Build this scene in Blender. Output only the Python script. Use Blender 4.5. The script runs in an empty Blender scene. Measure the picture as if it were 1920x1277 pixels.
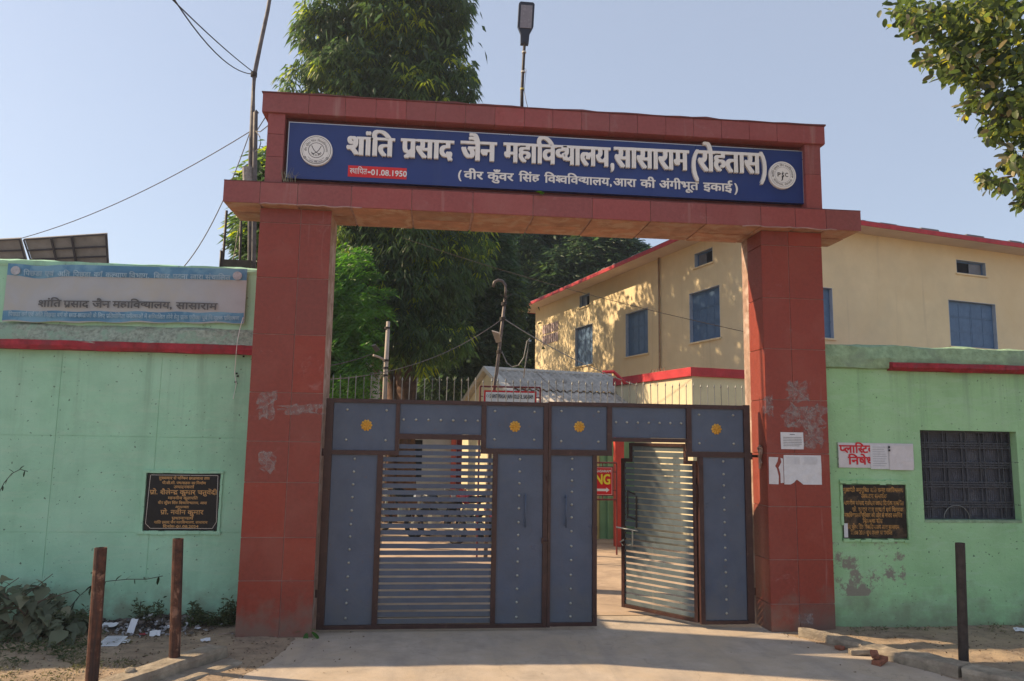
import bpy, bmesh, math, random
import numpy as np
from mathutils import Vector, Matrix, noise
random.seed(7); rng = np.random.default_rng(7)
R = math.radians
sc = bpy.context.scene
col = sc.collection

# ------------------------------------------------------------------ camera
CAM = Vector((-1.3689, -8.3551, 2.08)); FPX = 1419.9
YAW, PIT, ROL = R(5.928), R(7.368), R(0.906)
fwd = Vector((math.sin(YAW)*math.cos(PIT), math.cos(YAW)*math.cos(PIT), math.sin(PIT)))
rt0 = Vector((math.cos(YAW), -math.sin(YAW), 0)); up0 = rt0.cross(fwd)
rgt = rt0*math.cos(ROL)+up0*math.sin(ROL); upv = -rt0*math.sin(ROL)+up0*math.cos(ROL)
cd = bpy.data.cameras.new('camera'); cam = bpy.data.objects.new('camera', cd); col.objects.link(cam)
cam.matrix_world = Matrix(((rgt.x, upv.x, -fwd.x, CAM.x), (rgt.y, upv.y, -fwd.y, CAM.y), (rgt.z, upv.z, -fwd.z, CAM.z), (0, 0, 0, 1)))
cd.sensor_width = 36; cd.lens = FPX/1920*36; cd.clip_end = 2000; cd.clip_start = .05
sc.camera = cam

# ------------------------------------------------------------------ light
TO_SUN = Vector((-3.3, 1.0, 2.4)).normalized()
EL = math.asin(TO_SUN.z); AZ = math.atan2(TO_SUN.x, TO_SUN.y)
w = bpy.data.worlds.new("World"); sc.world = w; w.use_nodes = True
wn = w.node_tree.nodes; wl = w.node_tree.links
bg = wn['Background']; sky = wn.new('ShaderNodeTexSky'); sky.sky_type = 'NISHITA'
sky.sun_disc = False; sky.sun_elevation = EL; sky.sun_rotation = AZ
sky.air_density = 1.0; sky.dust_density = 1.1; sky.ozone_density = 1.2; sky.altitude = 100
hz = wn.new('ShaderNodeMix'); hz.data_type = 'RGBA'; hz.inputs[0].default_value = .76; hz.inputs[7].default_value = (1.27, 1.40, 1.68, 1)   # pale dust haze over the whole sky
wl.new(sky.outputs[0], hz.inputs[6]); wl.new(hz.outputs[2], bg.inputs[0]); bg.inputs[1].default_value = 0.15
sl = bpy.data.lights.new('sun', 'SUN'); sl.energy = 3.6; sl.angle = R(0.55); sl.color = (1.0, .76, .48)
so = bpy.data.objects.new('sun', sl); col.objects.link(so); so.rotation_euler = (-TO_SUN).to_track_quat('-Z', 'Y').to_euler()
sc.view_settings.view_transform = 'Standard'; sc.view_settings.look = 'None'
sc.view_settings.exposure = 1.2; sc.view_settings.gamma = 1; sc.view_settings.use_curve_mapping = False
sc.render.engine = 'CYCLES'
sc.cycles.max_bounces = 8; sc.cycles.volume_bounces = 0; sc.cycles.transparent_max_bounces = 12

# ------------------------------------------------------------------ helpers
def ray(u, v): return fwd+rgt*((u-960)/FPX)+upv*((638.5-v)/FPX)
def at(u, v, Y):
    d = ray(u, v); return CAM+d*((Y-CAM.y)/d.y)
def atz(u, v, z=0.0):
    d = ray(u, v); return CAM+d*((z-CAM.z)/d.z)

def lin(r, g, b):
    f = lambda c: (c/255/12.92) if c/255 <= .04045 else ((c/255+.055)/1.055)**2.4
    return (f(r), f(g), f(b), 1)

MATS = {}
HAZE = .0011
def mat(name, colr, rough=.7, spec=.3, metal=0.0, var=.12, scale=6.0, bump=.0, bscale=40.0, col2=None, mixs=3.0, mixlo=.5, mixhi=.62,
        obvar=0.0, coat=0.0, streak=None, pits=None, extra=None):
    """principled surface with noise-modulated colour; everything in object/world space"""
    if name in MATS: return MATS[name]
    m = bpy.data.materials.new(name); m.use_nodes = True; nt = m.node_tree; N = nt.nodes; L = nt.links
    b = N['Principled BSDF']; b.inputs['Roughness'].default_value = rough; b.inputs['Metallic'].default_value = metal
    b.inputs['Specular IOR Level'].default_value = spec; b.inputs['Coat Weight'].default_value = coat
    geo = N.new('ShaderNodeNewGeometry'); P = geo.outputs['Position']
    def nz(s, det=4, rough_=.6, dist=0, vec=P):
        n = N.new('ShaderNodeTexNoise'); n.inputs['Scale'].default_value = s; n.inputs['Detail'].default_value = det
        n.inputs['Roughness'].default_value = rough_; n.inputs['Distortion'].default_value = dist; L.new(vec, n.inputs['Vector']); return n.outputs['Fac']
    def ramp(fac, lo, hi, a=0., c=1.):
        r = N.new('ShaderNodeMapRange'); r.inputs[1].default_value = lo; r.inputs[2].default_value = hi; r.inputs[3].default_value = a; r.inputs[4].default_value = c
        L.new(fac, r.inputs[0]); return r.outputs[0]
    def mix(f, a, c, mode='MIX'):
        x = N.new('ShaderNodeMix'); x.data_type = 'RGBA'; x.blend_type = mode; x.clamp_factor = True
        if isinstance(f, (int, float)): x.inputs[0].default_value = f
        else: L.new(f, x.inputs[0])
        for i, q in ((6, a), (7, c)):
            if isinstance(q, tuple): x.inputs[i].default_value = q
            else: L.new(q, x.inputs[i])
        return x.outputs[2]
    c = colr if len(colr) == 4 else (*colr, 1)
    lo = tuple(max(0, q*(1-var*1.6)) for q in c[:3])+(1,); hi = tuple(q*(1+var) for q in c[:3])+(1,)
    out = mix(ramp(nz(scale, 6, .65), .3, .7), lo, hi)
    if col2: out = mix(ramp(nz(mixs, 5, .65, .4), mixlo, mixhi), out, col2 if len(col2) == 4 else (*col2, 1))
    if streak:   # vertical rain streaks: (colour, scale, lo, hi)
        mp = N.new('ShaderNodeMapping'); mp.inputs['Scale'].default_value = (1, 1, .06); L.new(P, mp.inputs['Vector'])
        out = mix(ramp(nz(streak[1], 4, .6, 0, mp.outputs[0]), streak[2], streak[3]), out, (*streak[0], 1))
    if pits:     # scattered dark knocks: (colour, scale, radius)
        sp = N.new('ShaderNodeSeparateXYZ'); L.new(P, sp.inputs[0]); cb = N.new('ShaderNodeCombineXYZ'); L.new(sp.outputs[0], cb.inputs[0]); L.new(sp.outputs[2], cb.inputs[1])
        nn = N.new('ShaderNodeTexNoise'); nn.inputs['Scale'].default_value = 40; L.new(P, nn.inputs['Vector'])
        sv = N.new('ShaderNodeVectorMath'); sv.operation = 'SCALE'; sv.inputs[3].default_value = .035; L.new(nn.outputs['Color'], sv.inputs[0])
        ad = N.new('ShaderNodeVectorMath'); ad.operation = 'ADD'; L.new(cb.outputs[0], ad.inputs[0]); L.new(sv.outputs[0], ad.inputs[1])
        for k_, (scl, pr) in enumerate(((pits[1]*1.5, .7), (pits[1]*3.4, .45))):
            vo = N.new('ShaderNodeTexVoronoi'); vo.voronoi_dimensions = '2D'; vo.inputs['Scale'].default_value = scl; L.new(ad.outputs[0], vo.inputs['Vector'])
            sc_ = N.new('ShaderNodeSeparateColor'); L.new(vo.outputs['Color'], sc_.inputs[0])
            md = N.new('ShaderNodeMath'); md.operation = 'DIVIDE'; L.new(vo.outputs['Distance'], md.inputs[0]); L.new(ramp(sc_.outputs[0], 1-pr, 1, .001, pits[2]*(1 if k_ == 0 else 1.5)), md.inputs[1])
            out = mix(ramp(md.outputs[0], .6, 1, .85, 0), out, (*pits[0], 1))
    if extra: out = extra(N, L, P, nz, ramp, mix, out)
    if obvar:
        oi = N.new('ShaderNodeObjectInfo'); hs = N.new('ShaderNodeHueSaturation'); L.new(out, hs.inputs['Color'])
        L.new(ramp(oi.outputs['Random'], 0, 1, 1-obvar, 1+obvar), hs.inputs['Value'])
        L.new(ramp(oi.outputs['Random'], 0, 1, 1-obvar*.4, 1+obvar*.4), hs.inputs['Saturation']); out = hs.outputs[0]
    L.new(out, b.inputs['Base Color'])
    if var: 
        L.new(ramp(nz(scale*2.3, 4), .25, .75, max(0, rough-.12), min(1, rough+.1)), b.inputs['Roughness'])
    if bump:
        bm_ = N.new('ShaderNodeBump'); bm_.inputs['Strength'].default_value = bump; bm_.inputs['Distance'].default_value = .02
        a = nz(bscale, 8, .7); L.new(a, bm_.inputs['Height']); L.new(bm_.outputs[0], b.inputs['Normal'])
    MATS[name] = m; return m

def leafmat(name, c1, c2, c3=None, trans=.35, rough=.45):
    """leaf surface: colour varies leaf by leaf (leafvar; sunward tufts set lighter), light passes through"""
    m = bpy.data.materials.new(name); m.use_nodes = True; nt = m.node_tree; N = nt.nodes; L = nt.links
    b = N['Principled BSDF']; b.inputs['Roughness'].default_value = rough; b.inputs['Specular IOR Level'].default_value = .35
    at_ = N.new('ShaderNodeAttribute'); at_.attribute_name = 'leafvar'
    cr = N.new('ShaderNodeValToRGB'); e = cr.color_ramp.elements
    e[0].position = 0; e[0].color = (*c1, 1); e[1].position = .78; e[1].color = (*c2, 1)
    if c3: x = cr.color_ramp.elements.new(1.0); x.color = (*c3, 1)
    L.new(at_.outputs['Fac'], cr.inputs[0]); L.new(cr.outputs[0], b.inputs['Base Color'])
    tr = N.new('ShaderNodeBsdfTranslucent'); hs = N.new('ShaderNodeHueSaturation'); hs.inputs['Value'].default_value = 1.7; hs.inputs['Saturation'].default_value = 1.15
    L.new(cr.outputs[0], hs.inputs['Color']); L.new(hs.outputs[0], tr.inputs[0])
    mx = N.new('ShaderNodeMixShader'); mx.inputs[0].default_value = trans
    L.new(b.outputs[0], mx.inputs[1]); L.new(tr.outputs[0], mx.inputs[2]); L.new(mx.outputs[0], N['Material Output'].inputs[0])
    return m

WL = {}   # world location of every object made here
def _link(o, parent, loc):
    col.objects.link(o); loc = Vector(loc)
    if parent is not None: o.parent = parent; o.location = loc-WL[parent.name]
    else: o.location = loc
    WL[o.name] = loc
    return o
def tag(o, label=None, cat=None, group=None, kind=None):
    for k, v in (('label', label), ('category', cat), ('group', group), ('kind', kind)):
        if v: o[k] = v
    return o
def thing(name, label, cat, loc=(0, 0, 0), group=None):
    o = bpy.data.objects.new(name, None); o.empty_display_size = .1; _link(o, None, loc)
    return tag(o, label, cat, group)
def mesh_obj(name, verts, faces, m, parent=None, loc=None, smooth=False, bevel=0):
    """verts in world space"""
    vs = [Vector(v) for v in verts]
    if loc is None:
        if parent is not None: loc = WL[parent.name]
        else:
            loc = Vector((sum(v.x for v in vs)/len(vs), sum(v.y for v in vs)/len(vs), min(v.z for v in vs)))
    loc = Vector(loc)
    me = bpy.data.meshes.new(name); me.from_pydata([v-loc for v in vs], [], faces)
    if bevel:
        bm = bmesh.new(); bm.from_mesh(me)
        bmesh.ops.remove_doubles(bm, verts=bm.verts, dist=1e-5)
        bmesh.ops.bevel(bm, geom=list(bm.edges), offset=bevel, segments=2, affect='EDGES', profile=.6, clamp_overlap=True)
        bm.to_mesh(me); bm.free()
    if smooth:
        me.polygons.foreach_set('use_smooth', [True]*len(me.polygons))
    me.materials.append(m)
    o = bpy.data.objects.new(name, me); return _link(o, parent, loc)
class MB:
    def __init__(s): s.v = []; s.f = []
    def hexa(s, p):   # 8 corners: bottom ring then top ring (counter-clockwise seen from above)
        n = len(s.v); s.v += [Vector(q) for q in p]
        s.f += [tuple(n+i for i in t) for t in ((3, 2, 1, 0), (4, 5, 6, 7), (0, 1, 5, 4), (1, 2, 6, 5), (2, 3, 7, 6), (3, 0, 4, 7))]
        return s
    def box(s, x0, x1, y0, y1, z0, z1, F=None):
        p = [(x0, y0, z0), (x1, y0, z0), (x1, y1, z0), (x0, y1, z0), (x0, y0, z1), (x1, y0, z1), (x1, y1, z1), (x0, y1, z1)]
        if F: p = [F(*q) for q in p]
        return s.hexa(p)
    def tube(s, pts, r, n=8, cap=True, r2=None):
        pts = [Vector(p) for p in pts]; base = len(s.v); k = len(pts)
        for i, p in enumerate(pts):
            t = (pts[min(i+1, k-1)]-pts[max(i-1, 0)]).normalized()
            a = t.cross(Vector((0, 0, 1))); a = a.normalized() if a.length > .05 else Vector((1, 0, 0)); b = t.cross(a).normalized()
            rr = r if not callable(r) else r(i/(k-1))
            if r2 is not None: rr = r+(r2-r)*i/(k-1)
            for j in range(n):
                an = 2*math.pi*j/n; s.v.append(p+a*math.cos(an)*rr+b*math.sin(an)*rr)
        for i in range(k-1):
            for j in range(n):
                a0 = base+i*n+j; a1 = base+i*n+(j+1) % n; s.f.append((a0, a1, a1+n, a0+n))
        if cap:
            s.f.append(tuple(base+j for j in range(n))[::-1]); s.f.append(tuple(base+(k-1)*n+j for j in range(n)))
        return s
    def prism(s, poly, off):   # planar polygon (world pts) extruded by vector off
        n = len(s.v); k = len(poly); off = Vector(off)
        s.v += [Vector(p) for p in poly]+[Vector(p)+off for p in poly]
        s.f.append(tuple(range(n, n+k))); s.f.append(tuple(range(n+2*k-1, n+k-1, -1)))
        for i in range(k): j = (i+1) % k; s.f.append((n+j, n+i, n+k+i, n+k+j))
        return s
    def obj(s, name, m, parent=None, **k): return mesh_obj(name, s.v, s.f, m, parent, **k)
def share(src, name, parent, loc, rot=None, scale=None):
    o = bpy.data.objects.new(name, src.data); _link(o, parent, loc)
    if rot: o.rotation_euler = rot
    if scale: o.scale = scale
    return o
def catenary(a, b, sag, n=16):
    a = Vector(a); b = Vector(b); return [a.lerp(b, i/n)-Vector((0, 0, sag*4*(i/n)*(1-i/n))) for i in range(n+1)]

def wall_mesh(x0, x1, z0, z1, yf, yb, holes=(), F=None, jit=0):
    """slab with openings: holes (xa, xb, za, zb, depth) - depth None goes right through"""
    xs = sorted({x0, x1, *[h[0] for h in holes], *[h[1] for h in holes]}); zs = sorted({z0, z1, *[h[2] for h in holes], *[h[3] for h in holes]})
    V = {}; vl = []; fl = []
    def v(x, y, z):
        k = (round(x, 4), round(y, 4), round(z, 4))
        if k not in V: V[k] = len(vl); vl.append(F(x, y, z) if F else (x, y, z))
        return V[k]
    def inh(x, z):
        for h in holes:
            if h[0] < x < h[1] and h[2] < z < h[3]: return h
        return None
    def depth(i, j):
        if not (0 <= i < len(xs)-1 and 0 <= j < len(zs)-1): return None
        h = inh((xs[i]+xs[i+1])/2, (zs[j]+zs[j+1])/2)
        if h is None: return yf
        return yb if h[4] is None else yf+h[4]
    for i in range(len(xs)-1):
        for j in range(len(zs)-1):
            a, b, c, d = xs[i], xs[i+1], zs[j], zs[j+1]; h = inh((a+b)/2, (c+d)/2); y = depth(i, j)
            if h is None or h[4] is not None: fl.append((v(a, y, c), v(b, y, c), v(b, y, d), v(a, y, d)))
            if h is None or h[4] is not None: fl.append((v(a, yb, d), v(b, yb, d), v(b, yb, c), v(a, yb, c)))
            for di, dj, e in ((1, 0, ((b, c), (b, d))), (0, 1, ((b, d), (a, d)))):
                y2 = depth(i+di, j+dj)
                if y2 is None: y2 = yb
                if abs(y2-y) > 1e-6: fl.append((v(e[0][0], y, e[0][1]), v(e[0][0], y2, e[0][1]), v(e[1][0], y2, e[1][1]), v(e[1][0], y, e[1][1])))
            if i == 0 and y != yb: fl.append((v(a, y, c), v(a, y, d), v(a, yb, d), v(a, yb, c)))
            if j == 0 and y != yb: fl.append((v(a, y, c), v(a, yb, c), v(b, yb, c), v(b, y, c)))
    return vl, fl

# ------------------------------------------------------------------ lettering
_gl = {}
_fc = bpy.data.curves.new('glyph', 'FONT'); _fo = bpy.data.objects.new('glyph', _fc); col.objects.link(_fo)
_dg = bpy.context.evaluated_depsgraph_get()
def _flat(s, bold):
    _fc.body = s; _fc.size = 1; _fc.offset = bold; _fc.resolution_u = 3
    _dg.update(); ob = _fo.evaluated_get(_dg); me = ob.to_mesh()
    v = [(a.co.x, a.co.y) for a in me.vertices] if me else []; f = [tuple(p.vertices) for p in me.polygons] if me else []
    ob.to_mesh_clear(); return v, f
_bar = {}
def glyph(ch, bold):
    k = (ch, bold)
    if k not in _gl:
        if bold not in _bar: _bar[bold] = max(x for x, y in _flat('म', bold)[0])
        v, f = _flat(ch, bold); a = max(x for x, y in _flat(ch+'म', bold)[0])-_bar[bold]
        _gl[k] = (v, f, a)
    return _gl[k]
def half(ch, bold):
    k = (ch, bold, 'h')
    if k not in _gl:
        v, f, a = glyph(ch, bold); xm = max(x for x, y in v)
        low = [x for x, y in v if y < .08 and x > xm*.45]
        cut = (min(low) if low else xm*.7)+.01
        bm = bmesh.new(); bv = [bm.verts.new((x, y, 0)) for x, y in v]
        for q in f:
            try: bm.faces.new([bv[i] for i in q])
            except ValueError: pass
        bmesh.ops.bisect_plane(bm, geom=list(bm.verts)+list(bm.edges)+list(bm.faces), plane_co=(cut, 0, 0), plane_no=(1, 0, 0), clear_outer=True)
        bm.verts.index_update(); v2 = [(q.co.x, q.co.y) for q in bm.verts]; f2 = [tuple(q.index for q in g.verts) for g in bm.faces]; bm.free()
        _gl[k] = (v2, f2, cut)
    return _gl[k]
def stroke(pts, wd):
    v = []; f = []
    for i in range(len(pts)-1):
        (x0, y0), (x1, y1) = pts[i], pts[i+1]; d = math.hypot(x1-x0, y1-y0); nx, ny = -(y1-y0)/d*wd/2, (x1-x0)/d*wd/2
        n = len(v); v += [(x0+nx, y0+ny), (x0-nx, y0-ny), (x1-nx, y1-ny), (x1+nx, y1+ny)]; f.append((n, n+1, n+2, n+3))
    return v, f
def shape_text(s, bold=0.0):
    CONS = set(chr(c) for c in range(0x915, 0x93A)); VIR = '\u094d'; out = []; x = 0; i = 0
    def put(g, sx=1, sy=1, oy=0, adv=None):
        nonlocal x
        v, f, a = g; out.append(([(x+p*sx, oy+q*sy) for p, q in v], f)); x += (a if adv is None else adv)*sx
    while i < len(s):
        ch = s[i]
        if ch == ' ': x += .27; i += 1; continue
        if ch not in CONS:
            put(glyph(ch, bold)); i += 1; continue
        cs = [ch]; i += 1
        while i+1 < len(s) and s[i] == VIR and s[i+1] in CONS: cs.append(s[i+1]); i += 2
        if i < len(s) and s[i] == '\u093c': nuk = True; i += 1
        ms = []
        while i < len(s) and ('\u093e' <= s[i] <= '\u094c' or s[i] in '\u0901\u0902\u0903\u0943'): ms.append(s[i]); i += 1
        reph = len(cs) > 1 and cs[0] == 'र'
        if reph: cs = cs[1:]
        ra = len(cs) > 1 and cs[-1] == 'र'
        if ra: cs = cs[:-1]
        if 'ि' in ms: put(glyph('ि', bold)); ms.remove('ि')
        if cs == ['द', 'य']:
            g = glyph('द', bold); put(g, 1.0, .70, .186, adv=g[2]*.62); put(glyph('य', bold), .86, 1)
        else:
            for c in cs[:-1]: put(half(c, bold))
            if cs[-1] == 'ह': put(glyph('ह', bold), 1, .80, .124)
            else: put(glyph(cs[-1], bold))
        if ra:
            last = glyph(cs[-1], bold); v = last[0]; xm = max(p for p, q in v); st = x-last[2]+xm-.12
            if cs[-1] in 'कफ': st = x-last[2]*.52
            sv, sf = stroke([(st, .24), (st-.2, .06), (st-.3, .0)], .085+bold); out.append((sv, sf))
        for m_ in ms: put(glyph(m_, bold))
        if reph:
            sv, sf = stroke([(x-.13, .62), (x-.2, .76), (x-.1, .82), (x+.0, .77)], .06+bold); out.append((sv, sf))
    return out, x
def lettering(name, s, m, parent, p0, right, up, z_off=0.001, thick=.001, width=None, head=None, bold=0.0, smear=0.0, align='L', sx=None):
    """p0: left end of the baseline; head: height of the Devanagari headline above it; width: total width"""
    gl, W = shape_text(s, 0.0); right = Vector(right); up = Vector(up); out = right.cross(up).normalized()
    sy = head/.62; sx_ = (width/W) if width else (sx or sy)
    p0 = Vector(p0)
    if align == 'C': p0 = p0-right*(W*sx_/2)
    V = []; Fc = []; k = 0
    for v, f in gl:
        b_ = bold; by = b_*(.5 if smear > .015 else 1); dirs = [(0, 0)] if not (bold or smear) else [(-b_-smear, -by), (b_+smear, -by), (-b_-smear, by), (b_+smear, by)]+([(0, 0)] if b_+smear > .03 else [])
        for sm, sn in dirs:
            k += 1; e0 = z_off+(k % 9)*.0003; e1 = e0+thick; n = len(V); nv = len(v)
            P = [p0+right*((x+sm)*sx_)+up*((y+sn)*sy) for x, y in v]
            V += [p+out*e1 for p in P]; Fc += [tuple(n+i for i in q) for q in f]
            if thick > .003:
                V += [p+out*e0 for p in P]; cnt = {}
                for q in f:
                    for a, b in zip(q, q[1:]+q[:1]): cnt[(a, b)] = cnt.get((a, b), 0)+1
                for (a, b) in cnt:
                    if (b, a) not in cnt: Fc.append((n+b, n+a, n+nv+a, n+nv+b))
    return mesh_obj(name, V, Fc, m, parent)
def arc_text(name, s, m, parent, c, rad, a0, a1, head, bold=.02, flip=False, z_off=.001):
    """letters set round a circle in a plane facing the street (a in degrees, 90 = top)"""
    gl, W = shape_text(s, 0.0); V = []; Fc = []; sy = head/.62; c = Vector(c)
    for v, f in gl:
        n = len(V)
        for x, y in v:
            t = R(a0+(a1-a0)*x/W); rr = rad+(y*sy if not flip else -y*sy)
            V.append(c+Vector((math.cos(t)*rr, -z_off, math.sin(t)*rr)))
        Fc += [tuple(n+i for i in q) for q in f]
    return mesh_obj(name, V, Fc, m, parent)
def ring(name, m, parent, c, r0, r1, d, n=48):
    c = Vector(c); V = []; Fc = []
    for i in range(n):
        a = 2*math.pi*i/n
        for r_ in (r0, r1): V.append(c+Vector((math.cos(a)*r_, -d, math.sin(a)*r_)))
    for i in range(n): j = (i+1) % n; Fc.append((2*i, 2*j, 2*j+1, 2*i+1))
    return mesh_obj(name, V, Fc, m, parent)
XR, ZU = Vector((1, 0, 0)), Vector((0, 0, 1))

# ------------------------------------------------------------------ foliage
def leaf_cloud(name, centers, dirs, length, width, m, parent, var=None, fold=.25, bend=.3, kind=None):
    """many small folded leaves: centers (n,3) = leaf base, dirs (n,3) = axis"""
    n = len(centers); C_ = np.asarray(centers, float); D = np.asarray(dirs, float); D /= np.linalg.norm(D, axis=1)[:, None]+1e-9
    rnd = rng.normal(size=(n, 3)); S = np.cross(D, rnd); S /= np.linalg.norm(S, axis=1)[:, None]+1e-9; Nn = np.cross(S, D)
    Lg = length*rng.uniform(.7, 1.25, n)[:, None]; Wd = width*rng.uniform(.75, 1.2, n)[:, None]
    base = C_; mid = C_+D*Lg*.5-Nn*Wd*fold; tip = C_+D*Lg+np.array([0, 0, -1])*Lg*bend
    l = C_+D*Lg*.42+S*Wd*.5-np.array([0, 0, 1])*Lg*bend*.2; r = C_+D*Lg*.42-S*Wd*.5-np.array([0, 0, 1])*Lg*bend*.2
    V = np.stack([base, l, tip, r, mid], 1).reshape(-1, 3); idx = np.arange(n)*5
    Fi = np.stack([idx, idx+4, idx+1, idx+1, idx+4, idx+2, idx+2, idx+4, idx+3, idx+3, idx+4, idx], 1).reshape(-1, 3)
    loc = np.array(WL[parent.name]) if parent is not None else C_.mean(0)
    me = bpy.data.meshes.new(name); me.vertices.add(len(V)); me.vertices.foreach_set('co', (V-loc).ravel())
    me.loops.add(Fi.size); me.loops.foreach_set('vertex_index', Fi.ravel().astype(np.int32))
    me.polygons.add(len(Fi)); me.polygons.foreach_set('loop_start', np.arange(0, Fi.size, 3, dtype=np.int32))
    vv = rng.uniform(0, .8, n) if var is None else np.clip(np.asarray(var), 0, 1)
    at_ = me.attributes.new('leafvar', 'FLOAT', 'POINT'); at_.data.foreach_set('value', np.repeat(vv, 5).astype(np.float32))
    me.update(calc_edges=True); me.validate(); me.materials.append(m)
    o = bpy.data.objects.new(name, me); _link(o, parent, loc)
    if kind: o['kind'] = kind
    return o
def blob_points(blobs, n):
    """points near the skin of a union of ellipsoids"""
    vol = np.array([b[3]*b[4]+b[4]*b[5]+b[3]*b[5] for b in blobs]); pick = rng.choice(len(blobs), n, p=vol/vol.sum())
    B = np.array(blobs)[pick]; d = rng.normal(size=(n, 3)); d /= np.linalg.norm(d, axis=1)[:, None]
    rr = rng.uniform(.55, 1, n)**.5
    return B[:, :3]+d*B[:, 3:6]*rr[:, None], d
# ------------------------------------------------------------------ materials
def _scuff(N, L, P, nz, ramp, mix, out):
    o = mix(ramp(nz(3.2, 9, .78, .8), .60, .68, 0, .35), out, (.36, .20, .185, 1))
    o = mix(ramp(nz(7.5, 8, .7), .62, .72, 0, .45), o, (.10, .03, .028, 1))
    return mix(ramp(nz(55, 6, .8), .66, .74, 0, .5), o, (.42, .28, .26, 1))
def _dusty(N, L, P, nz, ramp, mix, out):   # splashed mud and worn dust within 60 cm of the ground
    sp = N.new('ShaderNodeSeparateXYZ'); L.new(P, sp.inputs[0])
    ad = N.new('ShaderNodeMath'); ad.operation = 'ADD'; L.new(sp.outputs[2], ad.inputs[0]); L.new(ramp(nz(5, 5), .3, .7, -.22, .22), ad.inputs[1])
    return mix(ramp(ad.outputs[0], .02, .42, .75, 0), _scuff(N, L, P, nz, ramp, mix, out), (.17, .125, .10, 1))
M_RED = mat('red_granite', (.275, .072, .068), .45, .35, var=.10, scale=24, col2=(.31, .11, .10), mixs=1.6, mixlo=.5, mixhi=.9, obvar=.10, bump=.12, bscale=160,
            streak=((.36, .20, .18), 5.5, .62, .78), extra=_scuff)
M_REDP = mat('red_granite_pillar', (.235, .046, .032), .45, .35, var=.11, scale=24, col2=(.27, .075, .055), mixs=1.9, mixlo=.5, mixhi=.85, obvar=.13, bump=.12, bscale=160,
             streak=((.36, .22, .20), 6, .66, .8), extra=_dusty)
M_GROUT = mat('grout', (.42, .27, .245), .9, var=.2)
M_TAN = mat('tan_mortar', (.36, .24, .19), .9, .2, var=.25, scale=7, col2=(.46, .36, .31), mixs=4, bump=.4, bscale=60)
M_SOFF = mat('soffit_slab', (.40, .20, .13), .7, .3, var=.2, scale=5, col2=(.42, .27, .19), mixs=5.5, mixlo=.5, mixhi=.6, obvar=.14, bump=.3, bscale=50)  # warmer and paler than the granite: bounced light put into the colour
M_DARKRED = mat('recess_red', (.15, .05, .05), .6, var=.25, scale=8)
M_BLUE = mat('sign_blue', (.018, .040, .185), .38, .45, var=.05, scale=3, streak=((.05, .07, .17), 4, .62, .9))
M_LET = mat('letter_white', (.74, .74, .73), .45, .4, var=.04)
M_SIGNRED = mat('label_red', (.62, .03, .035), .45, var=.05)
M_TRIM = mat('aluminium_trim', (.55, .56, .58), .35, .5, metal=.7, var=.05)
M_PRINT = mat('dark_print', (.03, .03, .04), .6, var=0)
def _grime(N, L, P, nz, ramp, mix, out):
    o = mix(ramp(nz(26, 6), .64, .72, 0, .7), out, (.12, .08, .065, 1))
    sp = N.new('ShaderNodeSeparateXYZ'); L.new(P, sp.inputs[0]); ad = N.new('ShaderNodeMath'); ad.operation = 'ADD'; L.new(sp.outputs[2], ad.inputs[0]); L.new(ramp(nz(6, 6), .3, .7, -.2, .2), ad.inputs[1])
    o = mix(ramp(ad.outputs[0], .02, .55, .5, 0), o, (.13, .13, .125, 1))
    mp = N.new('ShaderNodeMapping'); mp.inputs['Scale'].default_value = (1, 1, .04); L.new(P, mp.inputs['Vector'])
    return mix(ramp(nz(14, 5, .7, 0, mp.outputs[0]), .62, .76, 0, .5), o, (.10, .085, .085, 1))
M_DOORS = mat('wicket_slat_grey', (.115, .145, .16), .4, .4, var=.12, scale=5, streak=((.2, .2, .19), 9, .6, .85))  # paler and greyer than the gate sheets
M_GATE = mat('gate_blue_paint', (.068, .092, .145), .38, .42, var=.10, scale=3.5, col2=(.085, .11, .155), mixs=2.2, mixlo=.5, mixhi=.8, bump=.35, bscale=3.5,
             streak=((.12, .12, .13), 9, .68, .85), extra=lambda N, L, P, nz, ramp, mix, out: _grime(N, L, P, nz, ramp, mix, out))
M_FRAME = mat('gate_maroon_paint', (.050, .021, .019), .42, .4, var=.2, scale=9, col2=(.10, .055, .04), mixs=12, mixlo=.6, mixhi=.75)
M_STUD = mat('stud_metal', (.42, .42, .38), .35, .5, metal=.6, var=.1)
M_GOLD = mat('gold_paint', (.62, .34, .05), .45, .5, metal=.25, var=.12, scale=40)
M_SPIKE = mat('spike_steel', (.20, .20, .19), .5, .5, metal=.4, var=.2, obvar=.4)
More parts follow.
